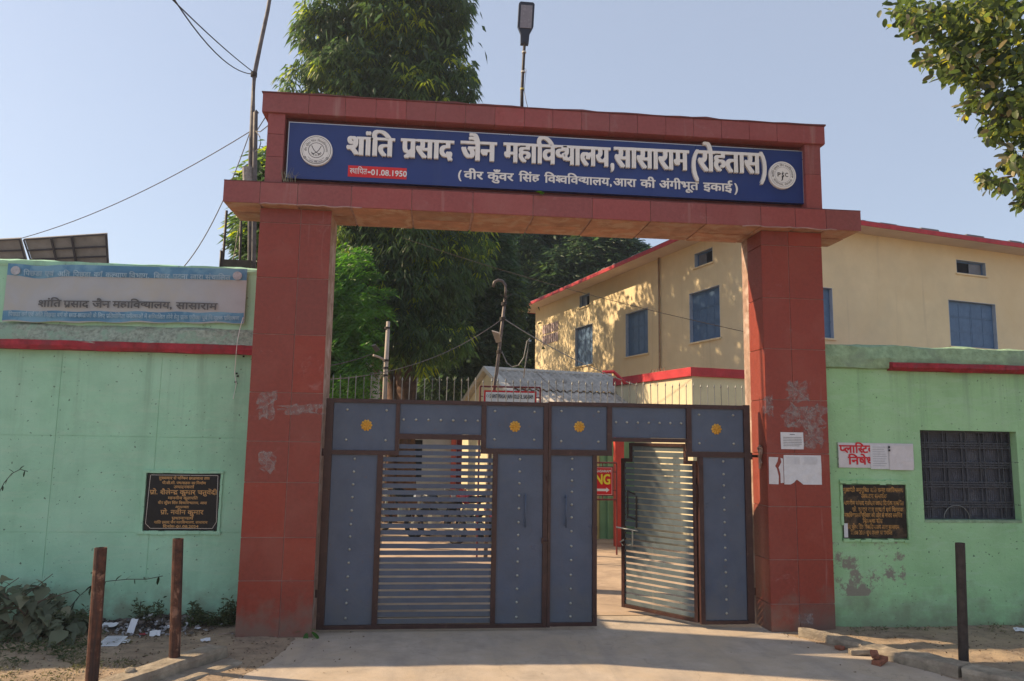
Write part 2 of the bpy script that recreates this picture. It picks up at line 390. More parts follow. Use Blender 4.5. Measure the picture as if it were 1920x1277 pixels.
def _dusty_low(N, L, P, nz, ramp, mix, out):
    sp = N.new('ShaderNodeSeparateXYZ'); L.new(P, sp.inputs[0])
    ad = N.new('ShaderNodeMath'); ad.operation = 'ADD'; L.new(sp.outputs[2], ad.inputs[0]); L.new(ramp(nz(3.5, 6), .3, .7, -.25, .25), ad.inputs[1])
    br = N.new('ShaderNodeMapping'); br.inputs['Scale'].default_value = (.5, 1, 2.4); br.inputs['Rotation'].default_value = (0, .5, 0); L.new(P, br.inputs['Vector'])
    out = mix(ramp(nz(4.5, 6, .7, .6, br.outputs[0]), .50, .66, 0, .30), out, (.44, .62, .47, 1))     # uneven limewash brushwork
    out = mix(ramp(nz(1.1, 7, .72, .3), .56, .72, 0, .38), out, (.21, .33, .22, 1))                    # damp patches
    tp_ = N.new('ShaderNodeMapping'); tp_.inputs['Scale'].default_value = (1, 1, .05); L.new(P, tp_.inputs['Vector'])
    hz_ = N.new('ShaderNodeMath'); hz_.operation = 'MULTIPLY'; L.new(ramp(nz(4.2, 5, .65, 0, tp_.outputs[0]), .52, .68, 0, .6), hz_.inputs[0]); L.new(ramp(sp.outputs[2], 1.6, 3.0, 0, 1), hz_.inputs[1])
    out = mix(hz_.outputs[0], out, (.19, .30, .21, 1))                                                 # rain runs from the ledge
    a = mix(ramp(ad.outputs[0], .02, .42, .7, 0), out, (.20, .22, .15, 1))
    sx = N.new('ShaderNodeMath'); sx.operation = 'COMPARE'; sx.inputs[1].default_value = 3.62; sx.inputs[2].default_value = .5; L.new(sp.outputs[0], sx.inputs[0])
    sz = N.new('ShaderNodeMath'); sz.operation = 'COMPARE'; sz.inputs[1].default_value = .66; sz.inputs[2].default_value = .30; L.new(sp.outputs[2], sz.inputs[0])
    mu = N.new('ShaderNodeMath'); mu.operation = 'MULTIPLY'; L.new(sx.outputs[0], mu.inputs[0]); L.new(sz.outputs[0], mu.inputs[1])
    m2 = N.new('ShaderNodeMath'); m2.operation = 'MULTIPLY'; L.new(mu.outputs[0], m2.inputs[0]); L.new(ramp(nz(3.2, 8, .72), .50, .55), m2.inputs[1])
    return mix(m2.outputs[0], a, (.25, .24, .19, 1))
def green(name, c, c2):
    return mat(name, c, .85, .25, var=.10, scale=2.2, col2=c2, mixs=.9, mixlo=.42, mixhi=.75, bump=.38, bscale=20,
               pits=((.07, .11, .08), 3.6, .062), streak=(tuple(q*.8 for q in c), 3.2, .56, .8), extra=_dusty_low)
M_GREENL = green('green_plaster_left', (.325, .60, .42), (.38, .64, .475))
M_GREENR = green('green_plaster_right', (.31, .56, .29), (.37, .60, .35))
M_CEM = mat('rough_cement', (.34, .41, .34), .95, .15, var=.3, scale=22, col2=(.28, .42, .32), mixs=6, bump=1.0, bscale=30)
M_CEMG = mat('green_cement', (.30, .44, .28), .95, .15, var=.2, scale=12, col2=(.24, .33, .23), mixs=2, bump=.8, bscale=26)
M_BAND = mat('red_band', (.32, .022, .035), .6, .3, var=.3, scale=10, col2=(.22, .03, .04), mixs=4, bump=.5, bscale=20)
M_BANNER = mat('banner_vinyl', (.37, .40, .43), .5, .3, var=.06, scale=2, col2=(.39, .38, .33), mixs=2.4, mixlo=.45, mixhi=.75, bump=.15, bscale=6)
M_BANBLUE = mat('banner_blue', (.085, .23, .38), .5, .3, var=.12, scale=3, col2=(.16, .33, .46), mixs=3, bump=.1, bscale=8)
M_BANPALE = mat('banner_pale_print', (.33, .48, .58), .55, var=.2, scale=9)
M_GREYTXT = mat('banner_grey_print', (.10, .105, .11), .6, var=.1)
M_BLACK = mat('black_granite', (.008, .009, .012), .45, .3, var=.2, scale=10)
M_GOLDTXT = mat('gold_print', (.52, .30, .12), .6, var=.25, scale=30)
M_BLACKW = mat('black_granite_worn', (.018, .013, .010), .55, .3, var=.3, scale=10, col2=(.11, .07, .04), mixs=8, mixlo=.5, mixhi=.7)
M_GOLDW = mat('gold_print_worn', (.46, .25, .08), .7, var=.4, scale=40, col2=(.12, .07, .03), mixs=20)
M_PAPER = mat('paper', (.62, .63, .66), .8, .2, var=.05, scale=20, bump=.2, bscale=12)
M_PAPERT = mat('paper_print', (.34, .35, .40), .8, var=.15)
M_BOARDW = mat('board_white', (.60, .58, .60), .6, .3, var=.06, scale=12)
M_PRINTRED = mat('print_red', (.58, .03, .04), .6, var=.08)
M_GRILLE = mat('grille_dark', (.050, .054, .066), .55, .4, var=.3, scale=20)
M_DARK = mat('dark_interior', (.015, .015, .018), .9, var=0)
M_RUST = mat('rusty_pipe', (.095, .036, .022), .7, .35, var=.45, scale=14, col2=(.24, .13, .09), mixs=6, mixlo=.56, mixhi=.64, streak=((.035, .02, .018), 16, .5, .62), bump=.3, bscale=60)
M_DKPIPE = mat('dark_pipe', (.045, .035, .032), .6, .3, var=.3, scale=14)
M_CONC = mat('kerb_concrete', (.34, .29, .225), .95, .15, var=.25, scale=9, col2=(.26, .215, .17), mixs=5, bump=.7, bscale=40)
M_BRICK = mat('red_brick', (.30, .12, .075), .9, .2, var=.3, scale=20, bump=.6, bscale=60)

# ------------------------------------------------------------------ ground
def fb(x, y, s, o=0.0): return noise.noise(Vector((x*s+o, y*s-o, o*.37)))
def drive_edge(y):   # half-open driveway outline
    return -2.72+.16*fb(0, y, 1.7, 3)+.07*fb(0, y, 6, 8)-.25*max(0, -y-.4), 2.55+.08*fb(0, y, 2, 5)+.55*max(0, -y-.15)
def ground_h(x, y):
    l, r = drive_edge(y) if -2.5 < y < .9 else (-2.5, 2.45)
    if y > .66: return -.012
    dl = l-x; dr = x-r
    if dl < 0 and dr < 0:
        e = min(-dl, -dr); return -.014+.010*max(0, 1-e/.25)*(.5+fb(x, y, 9, 1))
    t = min(1, max(dl, dr, 0)/.5)
    h = .022*t+(.018*fb(x, y, 2.2)+.012*fb(x, y, 6, 4)+.006*fb(x, y, 17, 9)+.003*fb(x, y, 40, 2))*min(1, t+.35)
    if dl > 0: h += .05*max(0, 1-abs(y-.55)/.5)*t*(1+.8*fb(x, y, 4, 7))
    return h
def graded(a, b, fine, far, n=26):
    k = np.arange(a, b+fine*.5, fine); g = np.geomspace(fine*2, far, n)
    return np.concatenate([a-g[::-1], k, b+g])
gx = graded(-7.2, 6.6, .036, 600); gy = graded(-2.3, 1.0, .036, 600)
GV = [(x, y, ground_h(x, y)) for y in gy for x in gx]; nx_ = len(gx)
GF = [(j*nx_+i, j*nx_+i+1, (j+1)*nx_+i+1, (j+1)*nx_+i) for j in range(len(gy)-1) for i in range(nx_-1)]
def _dirt(N, L, P, nz, ramp, mix, out):
    o = mix(ramp(nz(1.3, 6, .7),   .42, .62), out, (.40, .305, .21, 1))
    o = mix(ramp(nz(22, 8, .75), .56, .68, 0, .8), o, (.19, .15, .11, 1))
    # blackened, littered soil by the left wall
    sp = N.new('ShaderNodeSeparateXYZ'); L.new(P, sp.inputs[0])
    ay = ramp(sp.outputs[1], .0, .3, 0, 1); ax = ramp(sp.outputs[0], -3.35, -3.75, 0, 1); ax2 = ramp(sp.outputs[0], -5.6, -5.0, 0, 1)
    m1 = N.new('ShaderNodeMath'); m1.operation = 'MULTIPLY'; L.new(ay, m1.inputs[0]); L.new(ax, m1.inputs[1])
    m2 = N.new('ShaderNodeMath'); m2.operation = 'MULTIPLY'; L.new(m1.outputs[0], m2.inputs[0]); L.new(ax2, m2.inputs[1])
    m3 = N.new('ShaderNodeMath'); m3.operation = 'MULTIPLY'; L.new(m2.outputs[0], m3.inputs[0]); L.new(ramp(nz(5, 6, .7), .3, .46), m3.inputs[1])
    return mix(m3.outputs[0], o, (.035, .032, .034, 1))
M_DIRT = mat('dirt', (.32, .245, .18), .97, .1, var=.25, scale=8, bump=.8, bscale=45, extra=_dirt)
ground = mesh_obj('ground', GV, GF, M_DIRT, None, loc=(0, 0, 0), smooth=True); ground['kind'] = 'structure'
def _drive(N, L, P, nz, ramp, mix, out):
    o = mix(ramp(nz(.9, 6, .7), .42, .7), out, (.50, .40, .29, 1))
    mp = N.new('ShaderNodeMapping'); mp.inputs['Rotation'].default_value = (0, 0, .12); mp.inputs['Scale'].default_value = (1.6, .22, 1); L.new(P, mp.inputs['Vector'])
    o = mix(ramp(nz(2.2, 5, .6, 0, mp.outputs[0]), .52, .7, 0, .45), o, (.30, .265, .235, 1))     # faint tyre and sweep marks
    o = mix(ramp(nz(11, 8, .75), .60, .70, 0, .5), o, (.24, .21, .19, 1))
    vo = N.new('ShaderNodeTexVoronoi'); vo.feature = 'DISTANCE_TO_EDGE'; vo.inputs['Scale'].default_value = .55
    nn = N.new('ShaderNodeTexNoise'); nn.inputs['Scale'].default_value = 3.5; nn.inputs['Detail'].default_value = 6; L.new(P, nn.inputs['Vector'])
    sv = N.new('ShaderNodeVectorMath'); sv.operation = 'SCALE'; sv.inputs[3].default_value = .5; L.new(nn.outputs['Color'], sv.inputs[0])
    ad = N.new('ShaderNodeVectorMath'); ad.operation = 'ADD'; L.new(P, ad.inputs[0]); L.new(sv.outputs[0], ad.inputs[1]); L.new(ad.outputs[0], vo.inputs['Vector'])
    o = mix(ramp(vo.outputs['Distance'], .001, .004, .3, 0), o, (.20, .17, .14, 1))
    return mix(ramp(nz(70, 4, .8), .60, .70, 0, .7), o, (.22, .19, .165, 1))
M_DRIVE = mat('driveway_concrete', (.47, .40, .33), .92, .15, var=.16, scale=3, bump=.5, bscale=90, extra=_drive)
ys = np.concatenate([np.arange(-60, -3, 1.5), np.arange(-3, .9, .06)])
V = []; F_ = []
for k, y in enumerate(ys):
    l, r = drive_edge(y) if y > -2.5 else (-60, 60)
    for q in range(5): V.append((l+(r-l)*q/4, y, .002+.003*fb(q, y, 1)))
    if k: F_ += [((k-1)*5+q, (k-1)*5+q+1, k*5+q+1, k*5+q) for q in range(4)]
driveway = mesh_obj('driveway', V, F_, M_DRIVE, None, loc=(0, 0, 0)); driveway['kind'] = 'structure'
M_COURT = mat('court_concrete', (.46, .35, .26), .92, .15, var=.12, scale=2.5, bump=.3, bscale=70, col2=(.33, .25, .19), mixs=1.3)
V = []; F_ = []
for j, y in enumerate(np.linspace(.87, 40, 40)):
    for i, x in enumerate(np.linspace(-12, 14, 27)): V.append((x, y, .001+.004*fb(x, y, .8)))
F_ = [(j*27+i, j*27+i+1, (j+1)*27+i+1, (j+1)*27+i) for j in range(39) for i in range(26)]
court = mesh_obj('courtyard_paving', V, F_, M_COURT, None, loc=(0, 0, 0)); court['kind'] = 'structure'

# ------------------------------------------------------------------ gateway
gw = thing('gateway', 'tall red granite gateway with two pillars, wide lintel and framed parapet over the gate', 'gateway', (0, .3, 0))
PB = .60
def pillar(x0, x1, rows, split, inner, sidepanels):
    core = MB().box(x0+.012, x1-.012, .012, PB, -.1, 4.57).obj('pillar', M_TAN if not sidepanels else M_TAN, gw)
    g = .007
    zs = rows
    mb = MB().box(x0+.008, x1-.008, .009, .03, 0, 4.565).obj('grout_bed', M_GROUT, core)
    for a, b in zip(zs, zs[1:]):
        for xa, xb in ((x0, split), (split, x1)):
            e = random.uniform(-.0015, .0015)
            MB().box(xa+(g/2 if xa > x0 else 0), xb-(g/2 if xb < x1 else 0), e, .02, a+g/2, b-g/2).obj('granite_panel', M_REDP, core, bevel=.0025)
        for sx, on in ((x0, inner == 'L' and sidepanels or inner == 'R'), (x1, inner == 'R' and sidepanels or inner == 'L')):
            if not on: continue
            d = .014; xa, xb = (sx-.0005, sx+d) if sx == x0 else (sx-d, sx+.0005)
            MB().box(xa, xb, .0225, .40 if sx == (x0 if inner == 'L' else x1) else PB-.02, a+g/2, b-g/2).obj('granite_panel', M_REDP, core, bevel=.0025)
    return core
pl = pillar(-3.315, -2.545, [0, .57, 1.01, 1.58, 2.01, 2.53, 3.16, 3.785, 4.40, 4.565], -2.875, 'R', False)
pr = pillar(2.435, 3.180, [0, .30, .78, 1.365, 1.96, 2.57, 3.16, 3.76, 4.39, 4.565], 2.765, 'L', True)
# plinth smear of mortar at the inner corner of the left pillar
# lintel
BX0, BX1, BY0, BY1, BZ0, BZ1 = -3.69, 3.615, -.13, PB+.02, 4.572, 4.812
lin_ = MB().box(BX0+.012, BX1-.012, BY0+.012, BY1-.01, BZ0+.012, BZ1-.006).obj('lintel', M_GROUT, gw)
jx = [BX0, -3.30, -2.90, -2.32, -1.66, -.98, -.30, .38, 1.06, 1.72, 2.38, 2.80, 3.18, BX1]
for i, (a, b) in enumerate(zip(jx, jx[1:])):
    e = random.uniform(-.0015, .0015); g = .0035
    MB().box(a+g, b-g, BY0+e, BY0+.02, BZ0+.003+random.uniform(0, .004), BZ1).obj('granite_panel', M_RED, lin_, bevel=.002)
    for ya, yb in ((BY0+.022, .24), (.245, BY1)):
        sh = 0 if ya < 0 else .2
        MB().box(a+g*random.uniform(1.5, 5), b-g*random.uniform(1.5, 5), ya+random.uniform(0,.012), yb-random.uniform(0,.012), BZ0+random.uniform(-.004, .003), BZ0+.02).obj('soffit_panel', M_SOFF, lin_, bevel=.002)
MB().box(BX0-.002, BX0+.013, BY0+.023, BY1-.012, BZ0+.02, BZ1).obj('granite_panel', M_RED, lin_, bevel=.002)
MB().box(BX1-.013, BX1+.002, BY0+.023, BY1-.012, BZ0+.02, BZ1).obj('granite_panel', M_RED, lin_, bevel=.002)
MB().box(BX0, BX1, BY0, BY1, BZ1+.001, BZ1+.012).obj('coping', M_DARKRED, lin_, bevel=.003)
# mortar lumps along the lintel's lower edge over the pillars
for x0, x1 in ((-3.3, -2.2), (2.15, 3.3)):
    mb = MB()
    pts = [(x0+(x1-x0)*i/16, BY0-.004+random.uniform(-.003, .003), BZ0+random.uniform(-.008, .008)) for i in range(17)]
    mb.tube(pts, .007, 5); mb.obj('mortar_line', M_GROUT, lin_)
# parapet
PX0, PX1, PY0 = -3.268, 3.155, -.10
par = MB().box(PX0+.01, PX1-.01, .035, .42, BZ1+.012, 5.62).obj('parapet', M_DARKRED, gw)
for xa, xb in ((PX0, -3.085), (2.962, PX1)):
    zz = [BZ1+.013, 5.12, 5.38, 5.62] if xa < 0 else [BZ1+.013, 5.25, 5.62]
    for a, b in zip(zz, zz[1:]): MB().box(xa, xb, PY0, .43, a+.002, b-.002).obj('granite_panel', M_RED, par, bevel=.002)
MB().box(-3.083, 2.960, PY0+.03, .034, BZ1+.013, 4.845).obj('sill', M_RED, par, bevel=.003)
cap = MB().box(-3.32, 3.195, BY0+.012, .47, 5.632, 5.835).obj('cap', M_GROUT, gw)
cx = [-3.335, -2.83, -2.43]
while cx[-1] < 2.9: cx.append(cx[-1]+.335+random.uniform(-.01, .01))
cx[-1] = 3.205
for a, b in zip(cx, cx[1:]):
    MB().box(a+.002, b-.002, BY0+random.uniform(-.0015, .0015), BY0+.02, 5.622, 5.842).obj('granite_panel', M_RED, cap, bevel=.002)
    MB().box(a+.002, b-.002, BY0+.022, .03, 5.618+random.uniform(-.001, .001), 5.631).obj('soffit_panel', M_RED, cap)
MB().box(-3.335, -3.321, BY0+.021, .46, 5.622, 5.842).obj('granite_panel', M_RED, cap)
MB().box(3.196, 3.205, BY0+.021, .46, 5.622, 5.842).obj('granite_panel', M_RED, cap)
mb = MB(); n = 40
top = [(-3.345+6.56*i/n, random.uniform(0, .010)+(.012 if i % 9 == 4 else 0)) for i in range(n+1)]
for (xa, ha), (xb, hb) in zip(top, top[1:]):
    mb.hexa([(xa, BY0-.012, 5.843), (xb, BY0-.012, 5.843), (xb, .48, 5.843), (xa, .48, 5.843), (xa, BY0-.012, 5.851+ha), (xb, BY0-.012, 5.851+hb), (xb, .48, 5.851+hb), (xa, .48, 5.851+ha)])
mb.obj('coping', M_DARKRED, cap)

# residue of torn posters on the pillars: thin ragged scraps stuck to the stone
def ragged(x0, x1, z0, z1, n=9, amp=.12):
    pts = []
    for (ax, az), (bx, bz) in (((x0, z0), (x1, z0)), ((x1, z0), (x1, z1)), ((x1, z1), (x0, z1)), ((x0, z1), (x0, z0))):
        for i in range(n):
            t = i/n; pts.append((ax+(bx-ax)*t+random.uniform(-1, 1)*amp*(x1-x0)*.5, az+(bz-az)*t+random.uniform(-1, 1)*amp*(z1-z0)*.5))
    return pts
def residue_mat():
    m = bpy.data.materials.new('poster_residue'); m.use_nodes = True; N = m.node_tree.nodes; L = m.node_tree.links
    b = N['Principled BSDF']; b.inputs['Base Color'].default_value = (.36, .29, .28, 1); b.inputs['Roughness'].default_value = .9
    g = N.new('ShaderNodeNewGeometry'); nz = N.new('ShaderNodeTexNoise'); nz.inputs['Scale'].default_value = 22; nz.inputs['Detail'].default_value = 9; nz.inputs['Roughness'].default_value = .75
    L.new(g.outputs['Position'], nz.inputs['Vector']); r = N.new('ShaderNodeMapRange'); r.inputs[1].default_value = .40; r.inputs[2].default_value = .58; r.inputs[4].default_value = .62
    L.new(nz.outputs['Fac'], r.inputs[0]); L.new(r.outputs[0], b.inputs['Alpha']); nz.inputs['Scale'].default_value = 13; return m
M_RES = residue_mat()
def residue(core, *rects):
    for (u0, v0, u1, v1) in rects:
        a = at(u0, v1, -.003); b = at(u1, v0, -.003)
        poly = ragged(a.x, b.x, a.z, b.z, 7, .32)
        V = [(x, -.003-random.uniform(0, .0005), z) for x, z in poly]; c = ((a.x+b.x)/2, -.0032, (a.z+b.z)/2)
        mesh_obj('poster_residue', V+[c], [(i, (i+1) % len(V), len(V)) for i in range(len(V))], M_RES, core)
residue(pl, (482, 738, 520, 782), (486, 848, 516, 884), (525, 760, 600, 776))
residue(pr, (1476, 718, 1518, 752), (1474, 758, 1545, 800), (1500, 800, 1545, 838), (1432, 742, 1450, 780), (1500, 1150, 1525, 1170))
# twist of cloth and wire tied at the right gate hinge
# ------------------------------------------------------------------ name board
SY = -.035
sb = thing('name_board', 'long blue college name board with raised white Hindi letters set in the gateway parapet', 'sign', (-.04, SY, 4.9))
def bq(u, v, y): return at(u, v, y)
TL, TR_, BR_, BL_ = at(541, 230, SY), at(1507, 283, SY), at(1505, 380, SY), at(540, 337, SY)
XL, XRr, ZB, ZT = -3.055, 2.968, 4.905, 5.560
MB().box(XL, XRr, SY, .03, ZB, ZT).obj('board', M_BLUE, sb, bevel=.004)
t_ = MB()
t_.box(XL, XRr, SY-.004, SY-.0005, ZT-.010, ZT-.002); t_.box(XL+.002, XL+.010, SY-.004, SY-.0005, ZB+.01, ZT-.012); t_.box(XRr-.010, XRr-.002, SY-.004, SY-.0005, ZB+.01, ZT-.012)
t_.obj('trim', M_TRIM, sb)
def word(name, s, u0, u1, vh0, vb0, vh1, vb1, U0, U1, m, par_, y, thick, bold, smear):
    """word between pixels u0..u1; headline/baseline rows interpolated between columns U0 and U1"""
    f = lambda u, a, b: a+(b-a)*(u-U0)/(U1-U0)
    a = at(u0, f(u0, vb0, vb1), y); b = at(u1, f(u1, vb0, vb1), y); h = at(u0, f(u0, vh0, vh1), y)
    r = b-a; wd = r.length
    return lettering(name, s, m, par_, a, r.normalized(), ZU, z_off=.0005, thick=thick, width=wd, head=h.z-a.z, bold=bold, smear=smear)
TW = [('शांति', 650, 737), ('प्रसाद', 753, 848), ('जैन', 865, 928), ('महाविद्यालय', 945, 1141), (',', 1143, 1151), ('सासाराम', 1152, 1288), ('(', 1294, 1308), ('रोहतास', 1308, 1423), (')', 1424, 1437)]
for s, a, b in TW:
    if s in '(),': 
        word('letter', s, a, b, 263, 296, 293, 331 if s != ',' else 327, 650, 1424, M_LET, sb, SY, .035, .030, 0)
    else: word('letters', s, a, b, 258, 291, 289, 327, 650, 1424, M_LET, sb, SY, .035, .020, .030)
SW = [('(', 858, 865), ('वीर', 870, 905), ('कुँवर', 914, 962), ('सिंह', 973, 1011), ('विश्वविद्यालय', 1021, 1142), (',', 1143, 1147), ('आरा', 1150, 1192), ('की', 1201, 1228), ('अंगीभूत', 1236, 1309), ('इकाई', 1319, 1372), (')', 1377, 1384)]
for s, a, b in SW: word('letters', s, a, b, 321.5, 335, 345.5, 359.5, 870, 1372, M_LET, sb, SY, .006, .016, .010)
a = at(652, 331, SY-.001); b = at(762, 338, SY-.001); zt = at(653, 310, SY-.001).z
rl = MB().box(a.x, b.x, SY-.004, SY-.0005, a.z, zt).obj('date_label', M_SIGNRED, sb)
x0 = a.x+.02; lettering('letters', 'स्थापित', M_LET, rl, (x0, SY-.0045, a.z+.035), XR, ZU, width=.19, head=.060, bold=.006)
lettering('letters', '-', M_LET, rl, (x0+.195, SY-.0045, a.z+.025), XR, ZU, width=.04, head=.10, bold=.01)
lettering('letters', '01.08.1950', M_LET, rl, (x0+.235, SY-.0045, a.z+.030), XR, ZU, width=.40, head=.058, bold=.018)
def disc(name, u, v, r):
    c = at(u, v, SY); n = 48
    V = []; F_ = []
    for (d, rr) in ((0, r), (.030, r), (.036, r*.985), (.036, 0)):
        if rr == 0: V.append(c+Vector((0, -d, 0)))
        else: V += [c+Vector((math.cos(2*math.pi*i/n)*rr, -d, math.sin(2*math.pi*i/n)*rr)) for i in range(n)]
    for k in range(2):
        for i in range(n): j = (i+1) % n; F_.append((k*n+i, (k+1)*n+i, (k+1)*n+j, k*n+j))
    F_ += [(2*n+i, 3*n, 2*n+(i+1) % n) for i in range(n)]
    o = mesh_obj(name, V, F_, M_LET, sb); return o, c+Vector((0, -.0362, 0))
d1, c1 = disc('emblem', 594, 284, .176)
ring('emblem_ring', M_PRINT, d1, c1, .155, .160, .0006); ring('emblem_ring', M_PRINT, d1, c1, .083, .089, .0006); ring('emblem_ring', M_PRINT, d1, c1, .140, .1415, .0006)
arc_text('emblem_letters', 'वीर कुँवर सिंह विश्वविद्यालय', M_PRINT, d1, c1, .103, 188, -8, .020)
arc_text('emblem_letters', 'आरा', M_PRINT, d1, c1, -.118, 82, 98, -.020)
V = []; F_ = []
for s_ in (-1, 1):   # two crossed curved swords
    pts = [(-.052*s_+.10*s_*t+.012*s_*math.sin(math.pi*t)*-1, .052-.10*t-.014*math.sin(math.pi*t)) for t in [i/8 for i in range(9)]]
    v, f = stroke(pts, .0075); n = len(V); V += [c1+Vector((x, -.0008, z)) for x, z in v]; F_ += [tuple(n+i for i in q) for q in f]
    v, f = stroke([(.028*s_, -.048), (.052*s_, -.022)], .006); n = len(V); V += [c1+Vector((x, -.0008, z)) for x, z in v]; F_ += [tuple(n+i for i in q) for q in f]
for s_ in (-1, 1):   # laurel sprigs and the ribbon under the ring
    for k in range(7):
        t = R(215+k*16) if s_ < 0 else R(-35-k*16); v, f = stroke([(math.cos(t)*.068, math.sin(t)*.068), (math.cos(t)*.058, math.sin(t)*.058+.01)], .004)
        n = len(V); V += [c1+Vector((x, -.0008, z)) for x, z in v]; F_ += [tuple(n+i for i in q) for q in f]
    for q_ in ([(.118*s_, -.075), (.135*s_, -.085), (.125*s_, -.102), (.108*s_, -.088), (.118*s_, -.075)],):
        v, f = stroke(q_, .006); n = len(V); V += [c1+Vector((x, -.0008, z)) for x, z in v]; F_ += [tuple(n+i for i in q) for q in f]
for rr in (.118, .150):
    v, f = stroke([(math.cos(R(a_))*rr, math.sin(R(a_))*rr) for a_ in range(222, 319, 8)], .003); n = len(V); V += [c1+Vector((x, -.0008, z)) for x, z in v]; F_ += [tuple(n+i for i in q) for q in f]
mesh_obj('emblem_swords', V, F_, M_PRINT, d1)
for a0, a1 in ((238, 258), (263, 277), (282, 302)):
    v, f = stroke([(math.cos(R(a_))*.134, math.sin(R(a_))*.134) for a_ in np.linspace(a0, a1, 6)], .010)
    mesh_obj('emblem_motto', [c1+Vector((x, -.0008, z)) for x, z in v], f, M_PAPERT, d1)
d2, c2 = disc('emblem', 1465, 330, .168)
ring('emblem_ring', M_PAPERT, d2, c2, .145, .149, .0006); ring('emblem_ring', M_PAPERT, d2, c2, .094, .098, .0006)
arc_text('emblem_letters', 'शांति प्रसाद जैन महाविद्यालय', M_PRINT, d2, c2, .106, 190, -10, .024)
arc_text('emblem_letters', 'सासाराम, रोहतास', M_PRINT, d2, c2, .132, 205, 335, .022, flip=True)
def glx(s, dx, dz, wd, hd): lettering('emblem_letters', s, M_PRINT, d2, c2+Vector((dx, -.0006, dz)), XR, ZU, width=wd, head=hd, bold=.012)
glx('P', -.070, -.022, .042, .044); glx('S', -.015, -.028, .032, .050); glx('J', -.018, -.055, .022, .040); glx('C', .026, -.022, .042, .044); glx('|', -.004, -.03, .008, .068)
for s_ in (-1, 1):
    v, f = stroke([(s_*.121-.006, -.022), (s_*.121+.006, -.022)], .012); mesh_obj('emblem_dot', [c2+Vector((x, -.0008, z)) for x, z in v], f, M_PRINT, d2)
# ------------------------------------------------------------------ gate
GY = .21
def frame_bars(mb, bars, y0=GY-.022, y1=GY+.035):
    for k, (x0, x1, z0, z1) in enumerate(bars): e = (k % 3)*.0012; mb.box(x0, x1, y0-e, y1+e, z0, z1)
stud_src = None
def stud(parent, x, z, y=GY):
    global stud_src
    if stud_src is None:
        V = []; F_ = []; n = 10
        for k, (rr, d) in enumerate(((.0155, 0), (.0145, .006), (.010, .013), (.004, .016))):
            V += [(math.cos(2*math.pi*i/n)*rr, -d, math.sin(2*math.pi*i/n)*rr) for i in range(n)]
        for k in range(3): F_ += [(k*n+i, (k+1)*n+i, (k+1)*n+(i+1) % n, k*n+(i+1) % n) for i in range(n)]
        F_.append(tuple(3*n+i for i in range(n))[::-1])
        me = bpy.data.meshes.new('stud'); me.from_pydata(V, [], F_); me.materials.append(M_STUD); me.polygons.foreach_set('use_smooth', [True]*len(F_))
        stud_src = me
    o = bpy.data.objects.new('stud', stud_src); _link(o, parent, (x, y, z)); o.rotation_euler = (random.uniform(-.05, .05), random.uniform(0, 6), 0)
ros_src = None
def rosette(parent, x, z):
    global ros_src
    if ros_src is None:
        V = [(0, -.020, 0)]; F_ = []; n = 96
        for i in range(n):
            a = 2*math.pi*i/n; lobe = abs(math.cos(a*5)); r = .048+.016*lobe**.7; V.append((math.cos(a)*r, -.004, math.sin(a)*r))
        for i in range(n):
            a = 2*math.pi*i/n; lobe = abs(math.cos(a*5)); V.append((math.cos(a)*.040, -.006-.012*lobe, math.sin(a)*.040))
        for i in range(n):
            a = 2*math.pi*i/n; lobe = abs(math.cos(a*5)); V.append((math.cos(a)*.016, -.010-.006*lobe, math.sin(a)*.016))
        for i in range(n):
            j = (i+1) % n; F_ += [(1+i, 1+n+i, 1+n+j, 1+j), (1+n+i, 1+2*n+i, 1+2*n+j, 1+n+j), (1+2*n+i, 0, 1+2*n+j)]
        m_ = len(V); V += [(p[0], 0, p[2]) for p in V[1:n+1]]
        F_ += [(1+i, 1+(i+1) % n, m_+(i+1) % n, m_+i) for i in range(n)]
        me = bpy.data.meshes.new('rosette'); me.from_pydata(V, [], F_); me.materials.append(M_GOLD); ros_src = me
    o = bpy.data.objects.new('rosette', ros_src); _link(o, parent, (x, GY, z))
def sheet(parent, x0, x1, z0, z1, y=GY): return MB().box(x0, x1, y, y+.012, z0, z1).obj('sheet_panel', M_GATE, parent, bevel=.0015)
def handle(parent, x, z0, z1, m=None, y=GY):
    mb = MB(); mb.tube([(x, y-.055, z0-.01), (x, y-.055, z1+.01)], .0095, 10)
    mb.tube([(x, y-.055, z0+.02), (x, y, z0+.02)], .007, 8); mb.tube([(x, y-.055, z1-.02), (x, y, z1-.02)], .007, 8)
    mb.obj('handle', m or M_GATE, parent, smooth=True)
def spikes(parent, x0, x1, n):
    src = None
    for i in range(n):
        x = x0+(x1-x0)*i/(n-1)+random.uniform(-.006, .006)
        if src is None:
            mb = MB(); mb.tube([(x, GY+.005, 2.488), (x, GY+.005, 2.705)], .0048, 6)
            mb.tube([(x, GY+.005, 2.705), (x, GY+.005, 2.722), (x, GY+.005, 2.755)], lambda t: .0048 if t < .1 else (.0095 if t < .7 else .001), 6)
            src = mb.obj('spike', M_SPIKE, parent, loc=(x, GY+.005, 2.488))
        else: share(src, 'spike', parent, (x, GY+.005, 2.488), (random.uniform(-.02, .02), random.uniform(-.03, .03), 0), (1, 1, random.uniform(.94, 1.04)))
